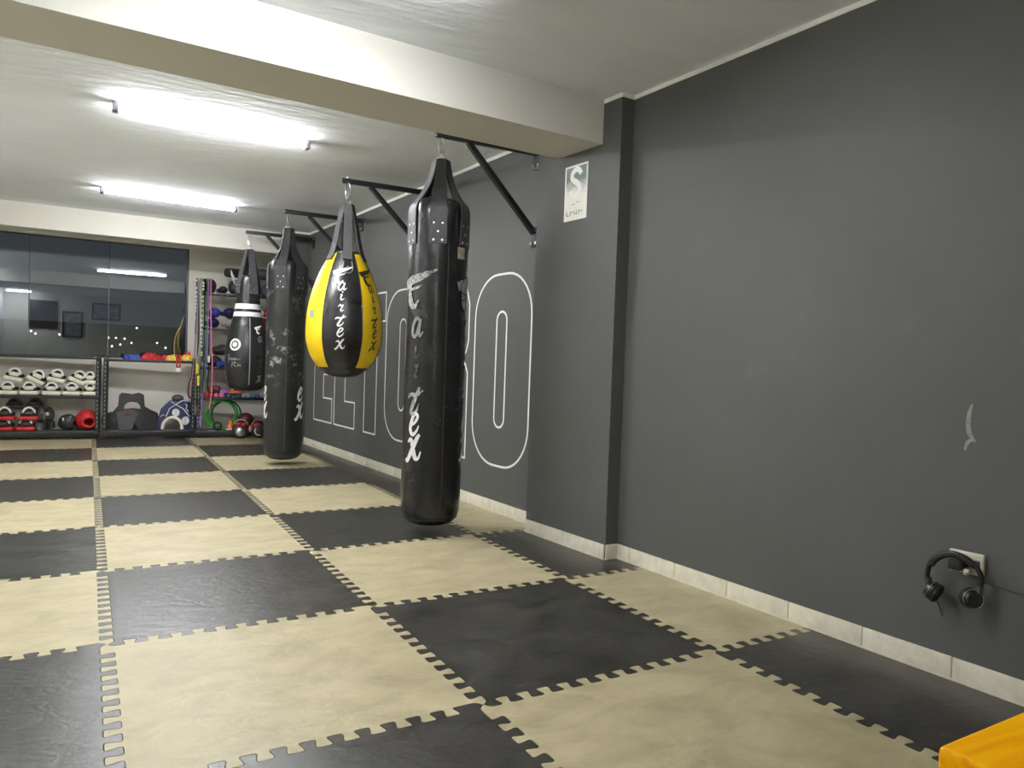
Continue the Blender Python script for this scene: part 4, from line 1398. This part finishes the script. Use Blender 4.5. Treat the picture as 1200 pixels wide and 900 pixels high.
strand('exercise_band', 'wide navy exercise band hanging behind the ropes', [(1.155, D0 + 0.018, 1.975), (1.165, D0 + 0.018, 1.4), (1.165, D0 + 0.018, 0.9), (1.160, D0 + 0.018, 0.55)], 0.026, M['navy'], flat=0.25, cat='exercise band')
strand('exercise_band', 'teal narrow band slanting across the navy band', [(1.138, D0 - 0.012, 1.30), (1.150, D0 - 0.012, 1.05), (1.172, D0 - 0.012, 0.86), (1.170, D0 - 0.01, 0.70)], 0.009, M['teal'], flat=0.5, cat='exercise band')
strand('exercise_band', 'green exercise band hanging right of the navy band', [(1.185, D0, 1.975), (1.188, D0, 1.5), (1.185, D0, 1.0), (1.178, D0, 0.70), (1.165, D0, 0.56)], 0.016, M['green'], flat=0.35, cat='exercise band')
strand('jump_rope', 'grey and lilac jump rope ending in a lilac handle near the floor', [(1.200, D0 + 0.006, 1.975), (1.205, D0 + 0.006, 1.5), (1.200, D0, 1.0), (1.165, D0, 0.60), (1.148, D0, 0.30)], 0.007, M['lilac'], handle=[(1.145, D0, 0.275, 0.125)], hm=M['lilac'])
strand('exercise_band', 'dark band with a white tag hanging next to the pink rope', [(1.215, D0 + 0.012, 1.30), (1.218, D0 + 0.012, 1.1), (1.222, D0 + 0.012, 0.85), (1.210, D0 + 0.012, 0.62)], 0.020, M['black_foam'], flat=0.3, cat='exercise band')
o = bpy.data.objects['exercise_band.005'] if 'exercise_band.005' in bpy.data.objects else t
obj('tag', B().box(-0.012, 0.012, -0.010, -0.002, -0.075, 0.0, 0.002, mtx=smt(1.222, D0, 1.02)), M['print_white'], o)
strand('jump_rope', 'long pink jump rope hanging rightmost on the hook rail', [(1.225, D0, 1.975), (1.232, D0 - 0.01, 1.6), (1.242, D0 - 0.01, 1.25), (1.262, D0 - 0.01, 0.9), (1.262, D0 - 0.01, 0.6), (1.240, D0 - 0.01, 0.36)], 0.009, M['pink'])
b = B().tube(smooth_path([SP(1.045, D0, 0.80), SP(1.005, D0, 0.68), SP(0.995, D0, 0.58), SP(1.015, D0, 0.50), SP(1.050, D0, 0.56)], 6), 0.009, 8)
t = thing('jump_rope', 'dark red rope loop hanging low at the foot of the plum band', 'jump rope', SP(1.02, D0, 0.5), 'ropes and bands on the hook')
obj('cord', b, M['dark_red'], t)
b = B().torus(SP(1.085, D0 + 0.02, 0.40), 0.06, 0.010, SN, 24, 6, sy=1.5)
tag(obj('rope_coil', b, M['charcoal']), 'black rope coil hanging behind the lilac handle', 'jump rope', 'ropes and bands on the hook')

# ------------------------------------------------------------------ tall unit: gear on its five shelves
headgear('dark headgear at the window end of the top shelf', 1.225, 0.11, 1.818, 0.095, M['slate_leather'], M['black_foam'], rz=-0.3)
headgear('dark headgear in the middle of the top shelf behind the bowling-pin bag', 1.545, 0.14, 1.818, 0.100, M['slate_leather'], M['black_foam'], rz=0.5)
boxing_glove('dark glove facing out between the two dark headgears of the top shelf', 1.390, 0.15, 1.818, M['charcoal'], M['slate_leather'], rz=-1.5, s=0.75)
boxing_glove('dark glove facing out beside the middle headgear of the top shelf', 1.720, 0.16, 1.818, M['slate_leather'], M['charcoal'], rz=-1.6, s=0.72)
boxing_glove('dark glove stacked on the headgear at the top, half behind the bowling-pin bag', 1.56, 0.14, 2.02, M['slate_leather'], M['charcoal'], rz=0.6, s=1.15)
b = B()
for k in range(3):
    b.tube(smooth_path([SP(1.46, 0.0, 2.11 - 0.02 * k), SP(1.50, -0.02, 2.02 - 0.035 * k), SP(1.56, -0.03, 1.99 - 0.03 * k), SP(1.63, -0.02, 2.05 - 0.03 * k), SP(1.68, 0.0, 2.09 - 0.03 * k)], 5), 0.006, 6)
tag(obj('cable_coil', b, M['print_white']), 'white cable looped over the dark gear on the top shelf', 'cable')
boxing_glove('dark slate glove at the far end of the top shelf behind the long black bag', 1.93, 0.15, 1.818, M['slate_leather'], M['slate_leather'], rz=1.5, s=1.25)
boxing_glove('dark slate glove stacked above the far end of the top shelf', 1.93, 0.13, 2.03, M['slate_leather'], M['charcoal'], rz=2.9, s=1.2)
boxing_glove('small red glove between the dark gloves at the far end of the top shelf', 1.985, 0.03, 1.97, M['red'], M['red'], rz=3.0, s=0.62)

boxing_glove('bright blue glove beside the pink rope on the second shelf', 1.290, 0.12, 1.505, M['blue'], M['navy'], rz=-1.5, s=1.0)
boxing_glove('navy glove stacked beside the bright blue glove', 1.475, 0.12, 1.505, M['navy'], M['navy'], rz=-1.65, s=1.08)
boxing_glove('navy glove underneath the bright blue glove', 1.280, 0.12, 1.378, M['navy'], M['navy'], rz=-1.55, s=1.0)
t = boxing_glove('grey and navy glove with a pink spot underneath the stacked navy glove', 1.480, 0.12, 1.378, M['grey_leather'], M['navy'], rz=-1.6, s=1.0, palm=M['pink'])
boxing_glove('maroon glove on the second shelf between the bowling-pin and long bags', 1.870, 0.11, 1.378, M['dark_red'], M['dark_red'], rz=-1.4, s=1.25)
boxing_glove('red and white glove atop the maroon glove', 1.880, 0.08, 1.545, M['red'], M['print_white'], rz=0.4, s=0.8)

boxing_glove('black glove pile, lower one at the window end of the third shelf', 1.310, 0.18, 0.888, M['charcoal'], M['charcoal'], rz=-1.5, s=1.15)
boxing_glove('black glove on top of the lower black glove on the third shelf', 1.380, 0.15, 1.036, M['charcoal'], M['charcoal2'], rz=-1.3, s=1.15)
boxing_glove('black glove in the middle of the third shelf', 1.600, 0.16, 0.888, M['charcoal'], M['charcoal'], rz=-1.6, s=1.2)
boxing_glove('blue glove at the front of the third shelf beside the bowling-pin bag', 1.420, 0.00, 0.888, M['blue_cloth'], M['blue'], rz=0.5, s=0.70)
boxing_glove('maroon glove on the third shelf beside the long black bag', 1.870, 0.10, 0.888, M['dark_red'], M['dark_red'], rz=0.2, s=1.1)

# dumbbells side by side, ends to the front
def dumbbell(label, x, mm, r=0.027):
    t = thing('dumbbell', label, 'dumbbell', SP(x, 0.0, 0.507), 'small vinyl dumbbells on the fourth shelf')
    zc = 0.507 + r
    for d0, d1 in ((-0.002, 0.045), (0.12, 0.165)):
        b = B()
        p0, p1 = SP(x, d0, zc), SP(x, d1, zc)
        ax = (p1 - p0).normalized()
        b.cyl(p0 + ax * 0.006, p1 - ax * 0.006, r, seg=16)
        b.cyl(p0, p0 + ax * 0.006, r * 0.72, r, seg=16)
        b.cyl(p1 - ax * 0.006, p1, r, r * 0.72, seg=16)
        obj('weight', b, mm, t)
    obj('grip', B().cyl(SP(x, 0.04, zc), SP(x, 0.125, zc), 0.014, seg=14), mm, t)
    return t


order = ['first', 'second', 'third', 'fourth', 'fifth', 'sixth', 'seventh', 'eighth', 'ninth', 'tenth', 'eleventh', 'twelfth', 'thirteenth']
spec = [(1.205, 'red', 'red'), (1.268, 'red', 'red'), (1.325, 'pink', 'pink'), (1.385, 'pink', 'pink'), (1.470, 'blue', 'dumb_blue'), (1.527, 'blue', 'dumb_blue'), (1.583, 'blue', 'dumb_blue'), (1.645, 'lavender grey', 'dumb_grey'), (1.702, 'lavender grey', 'dumb_grey'), (1.758, 'blue', 'dumb_blue'), (1.815, 'blue', 'dumb_blue'), (1.875, 'pale grey', 'dumb_grey'), (1.935, 'pale grey', 'dumb_grey')]
for k, (x, cn, mk) in enumerate(spec):
    dumbbell('small %s dumbbell, %s in the row from the rope end of the fourth shelf' % (cn, order[k]), x, M[mk])
b = B().box(-0.075, 0.075, -0.05, 0.05, 0, 0.085, 0.022, 3, mtx=smt(1.300, 0.06, 0.562))
tag(obj('foam_block', b, M['dark_red']), 'maroon foam block resting on the red and pink dumbbells', 'foam block')
cloth_heap('purple_cloth', 'purple cloth draped over dumbbells beside the maroon block', 1.425, 0.05, 0.562, 0.075, 0.05, 0.040, M['purple'], 21)
t = thing('disc_cone', 'flat orange disc cone with a pale knob on the blue dumbbells', 'disc cone', SP(1.545, 0.07, 0.562))
obj('disc', B().lathe(dense([(0.028, 0.592), (0.060, 0.588), (0.105, 0.566), (0.108, 0.563)], 3), SP(1.545, 0.07, 0).x, SP(1.545, 0.07, 0).y, 32), M['orange'], t)
obj('knob', B().ell(SP(1.535, 0.07, 0.612), (0.022, 0.022, 0.022)), M['cream'], t)['label'] = 'pale round knob'

# bottom shelf of the tall unit
for k, (x, d, R_, mm, lab) in enumerate(((1.385, 0.030, 0.176, 'hoop_green', 'bright green hoop standing foremost on the bottom shelf'), (1.420, 0.085, 0.176, 'hoop_green', 'bright green hoop in the middle of the three hoops'), (1.470, 0.150, 0.175, 'hoop_dark', 'dark green hoop rearmost of the three hoops'))):
    tag(obj('hoop', B().torus(SP(x, d, 0.098 + R_ + 0.011), R_, 0.0115, SN, 48, 10, sy=1.0), M[mm]), lab, 'hoop', 'green hoops')
t = thing('ab_wheel', 'dark ab roller wheel standing in front of the green hoops', 'ab wheel', SP(1.345, 0.0, 0.097))
obj('tyre', B().torus(SP(1.345, -0.004, 0.097 + 0.053), 0.038, 0.016, SN, 28, 10), M['black_foam'], t)
obj('hub', B().cyl(SP(1.345, -0.018, 0.15), SP(1.345, 0.012, 0.15), 0.027, 0.027, 20), M['green'], t)['label'] = 'dull green hub'
obj('axle', B().cyl(SP(1.345, -0.06, 0.15), SP(1.345, 0.055, 0.15), 0.010, seg=12), M['black_plastic'], t)
t = thing('marker_cone', 'small orange training cone between the hoops and the red-topped gloves', 'cone', SP(1.505, 0.04, 0.097))
cx, cy = SP(1.505, 0.04, 0).x, SP(1.505, 0.04, 0).y
obj('cone', B().lathe([(0.008, 0.215), (0.012, 0.213), (0.045, 0.112), (0.047, 0.108)], cx, cy, 24), M['orange'], t)
obj('base', B().box(-0.058, 0.058, -0.058, 0.058, 0.0, 0.012, 0.004, mtx=smt(1.505, 0.04, 0.097)), M['cream'], t)['label'] = 'pale base'


def kick_pad(label, x, d, red, disc):
    """round black pad with red lobes, standing on the floor before the shelf"""
    t = thing('punch_pad', label, 'punch pad', SP(x, d, 0.0))
    mt = smt(x, d, 0.0)
    obj('body', B().ell(mt @ V((0, 0, 0.118)), (0.100, 0.060, 0.118), mt.to_3x3(), 28, 18, lambda q: 1 - 0.10 * max(0, q.z)), M['charcoal'], t)
    for u, v, r0, r1 in red:
        obj('red_lobe', B().ell(mt @ V((u, -0.040, v)), (r0, 0.032, r1), mt.to_3x3(), 18, 12), M['red'] if r0 > 0.03 else M['pink'], t)['label'] = 'red padded lobe'
    b = B().torus(mt @ V((0, -0.022, 0.155)), 0.085, 0.008, SN, 28, 6, arc=(0.2, PI - 0.2))
    obj('piping', b, M['grey_leather'], t)
    if disc:
        b = B().lathe([(0.0, 0.0), (0.03, 0.004), (0.055, 0.016), (0.058, 0.022)], 0, 0, 28)
        bmesh.ops.transform(b.bm, matrix=mt @ Matrix.Translation((-0.005, -0.070, 0.090)) @ Matrix.Rotation(-PI / 2, 4, 'X'), verts=b.bm.verts[:])
        obj('disc', b, M['steel'], t)['label'] = 'silver round disc'
    else:
        b = B().tube([mt @ V((0.05 * math.cos(a), -0.066, 0.095 + 0.05 * math.sin(a))) for a in [2.4 + 2.6 * k / 14 for k in range(15)]], 0.006, 6)
        obj('trim', b, M['print_white'], t)
    return t


kick_pad('black and red round pad with a silver disc on the floor before the shelving', 1.600, -0.115, [(-0.03, 0.185, 0.042, 0.026), (0.035, 0.180, 0.036, 0.024)], True)
kick_pad('black and red round pad with white trim on the floor beside the long black bag', 1.815, -0.105, [(-0.02, 0.175, 0.046, 0.026), (0.075, 0.130, 0.022, 0.045), (-0.10, 0.125, 0.024, 0.045)], False)
headgear('maroon headgear on the bottom shelf behind the red-topped pads', 1.700, 0.120, 0.098, 0.110, M['dark_red'], M['black_foam'], rz=PI)

# ------------------------------------------------------------------ outlet, headphones, cable
t = thing('wall_outlet', 'ivory wall outlet box low on the grey wall behind the headphones', 'wall outlet', (xA(-0.588), -0.588, 0.388))
def wm(y, z):
    d = V((0.0528, -1, 0)).normalized(); n_ = V((-1, -0.0528, 0)).normalized()
    m_ = Matrix((d, n_, V((0, 0, 1)))).transposed().to_4x4(); m_.translation = V((xA(y), y, z)); return m_
mw = wm(-0.588, 0.425)
obj('cover_plate', B().box(-0.057, 0.057, 0.0005, 0.016, -0.038, 0.038, 0.005, 3, mtx=mw), M['white_plastic'], t)
b = B()
for u in (-0.032, 0.0, 0.032):
    b.box(u - 0.013, u + 0.013, 0.0155, 0.0175, -0.014, 0.014, 0.003, mtx=mw)
obj('socket', b, M['charcoal2'], t)
t = thing('power_plug', 'black plug with a thin dark cable in the wall outlet', 'plug', V((xA(-0.57) - 0.02, -0.57, 0.39)))
obj('plug_body', B().box(-0.040, 0.004, 0.018, 0.058, -0.026, 0.012, 0.006, 3, mtx=mw), M['black_plastic'], t)
obj('pin_block', B().box(0.006, 0.024, 0.018, 0.046, -0.036, -0.016, 0.003, 2, mtx=mw), M['white_plastic'], t)['label'] = 'white pin block'
cpts = [mw @ V(p) for p in ((0.015, 0.045, -0.028), (0.035, 0.047, -0.040), (0.075, 0.040, -0.047), (0.130, 0.032, -0.055), (0.20, 0.026, -0.061), (0.32, 0.03, -0.05), (0.55, 0.05, -0.02))]
obj('cable', B().tube(smooth_path(cpts, 6), 0.0026, 8), M['cable_grey'], t)

t = thing('headphones', 'black over-ear headphones hung on the wall outlet', 'headphones', V((xA(-0.57) - 0.05, -0.57, 0.25)))
def hp(y, z, o): return V((xA(y) - o, y, z))
band = smooth_path([hp(-0.497, 0.315, 0.052), hp(-0.484, 0.360, 0.056), hp(-0.505, 0.422, 0.060), hp(-0.558, 0.456, 0.060), hp(-0.618, 0.446, 0.056), hp(-0.656, 0.400, 0.050), hp(-0.650, 0.345, 0.046)], 6)
obj('headband', B().tube(band, 0.0085, 10, flat=1.0), M['black_plastic'], t)
obj('band_padding', B().tube([p + (hp(-0.568, 0.36, 0.055) - p).normalized() * 0.006 for p in band[10:-10]], 0.010, 10), M['black_foam'], t)
for (y, z, dy, dz, o) in ((-0.508, 0.306, -0.85, -0.40, 0.052), (-0.630, 0.316, 0.75, -0.05, 0.050)):
    c = hp(y, z, o); ax = V((0.2 if dy < 0 else 0.5, dy, dz)).normalized()
    cup = obj('ear_cup', B().cyl(c - ax * 0.024, c - ax * 0.004, 0.026, 0.034, 28).cyl(c - ax * 0.004, c + ax * 0.004, 0.034, 0.034, 28), M['black_plastic'], t)
    b = B()
    a = V((0, 0, 1)); x_ = ax.cross(a).normalized(); y_ = ax.cross(x_)
    b.tube([c + ax * 0.010 + (x_ * math.cos(q) + y_ * math.sin(q)) * 0.024 for q in [2 * PI * k / 24 for k in range(24)]], 0.0115, 10, True)
    obj('ear_cushion', b, M['black_foam'], cup)
    obj('trim_ring', B().tube([c - ax * 0.012 + (x_ * math.cos(q) + y_ * math.sin(q)) * 0.0335 for q in [2 * PI * k / 28 for k in range(28)]], 0.0016, 6, True), M['steel'], cup)
for k, (y, z, o) in enumerate(((-0.489, 0.340, 0.053), (-0.651, 0.352, 0.047))):
    obj('slider', B().cyl(hp(y, z + 0.012, o), hp(y + 0.002 * (1 - 2 * k), z - 0.014, o), 0.0105, 0.0095, 14), M['charcoal2'], t)
obj('plug_lead', B().tube(smooth_path([hp(-0.520, 0.275, 0.052), hp(-0.530, 0.250, 0.050), hp(-0.538, 0.226, 0.048)], 4), 0.0035, 8), M['charcoal2'], t)

# ------------------------------------------------------------------ wooden table at the viewer's side
TX, TY, TZ = 0.548, -1.612, 0.75
t = thing('wooden_table', 'orange varnished wooden table corner at the bottom right edge', 'table', (TX + 0.6, TY - 0.4, 0))
obj('tabletop', B().box(TX, TX + 1.2, TY - 0.75, TY, TZ - 0.045, TZ, 0.006, 3), M['wood'], t)
obj('apron', B().box(TX + 0.07, TX + 1.13, TY - 0.69, TY - 0.67, TZ - 0.135, TZ - 0.046).box(TX + 0.07, TX + 1.13, TY - 0.08, TY - 0.06, TZ - 0.135, TZ - 0.046).box(TX + 0.07, TX + 0.09, TY - 0.69, TY - 0.06, TZ - 0.135, TZ - 0.046).box(TX + 1.11, TX + 1.13, TY - 0.69, TY - 0.06, TZ - 0.135, TZ - 0.046), M['wood'], t)
for xx in (TX + 0.06, TX + 1.08):
    for yy in (TY - 0.70, TY - 0.11):
        obj('leg', B().box(xx, xx + 0.06, yy, yy + 0.06, 0.0, TZ - 0.046, 0.004), M['wood'], t)

# ------------------------------------------------------------------ things seen only as reflections, and the town outside
for x, z, w_, h_, lab in ((-0.453, 1.72, 0.25, 0.36, 'tall framed picture on the rear wall, mirrored in the window'), (-1.13, 1.96, 0.33, 0.38, 'large dark picture on the rear wall, mirrored in the window'), (0.36, 2.12, 0.36, 0.24, 'wide framed picture on the rear wall, mirrored in the window')):
    t = thing('framed_picture', lab, 'picture', (x, -5.0, z - h_))
    b = B()
    b.box(x - w_, x + w_, -4.998, -4.970, z - h_, z - h_ + 0.05).box(x - w_, x + w_, -4.998, -4.970, z + h_ - 0.05, z + h_).box(x - w_, x - w_ + 0.05, -4.998, -4.970, z - h_ + 0.05, z + h_ - 0.05).box(x + w_ - 0.05, x + w_, -4.998, -4.970, z - h_ + 0.05, z + h_ - 0.05)
    obj('frame', b, M['wood_frame'], t)
    obj('print', B().box(x - w_ + 0.05, x + w_ - 0.05, -4.998, -4.985, z - h_ + 0.05, z + h_ - 0.05), M['wood_frame'] if x < -1 else M['paper'], t)
hill = B()
hv = [hill.bm.verts.new(q) for q in ((-120, 20, -0.4), (120, 20, -0.4), (120, 130, 5.1), (-120, 130, 5.1))]
hill.bm.faces.new(hv)
struct('hill', hill, M['concrete'])
for x, z in ((-3.55, 2.06), (-3.29, 1.89), (-1.84, 1.90), (1.23, 1.80), (1.73, 1.82), (2.30, 1.79), (1.47, 1.17), (2.02, 1.32), (3.08, 2.66), (2.76, 1.48), (4.50, 1.56), (5.10, 1.20)):
    k = (z - 1.06) / 62.0                                              # lights lie where the far slope rises, spread over 30 m
    y = (2.54 + 1.95 * k - 0.0) / (0.05 - k) if k < 0.045 else 100.0
    r = 0.0011 * y
    o = obj('outside_light', B().ell((x * y / 60, y, -1.4 + 0.05 * y + r * 0.9), (r, r, r), None, 10, 6), M['town'])
    tag(o, 'tiny town light far out in the night beyond the window', 'town light', 'distant town lights')
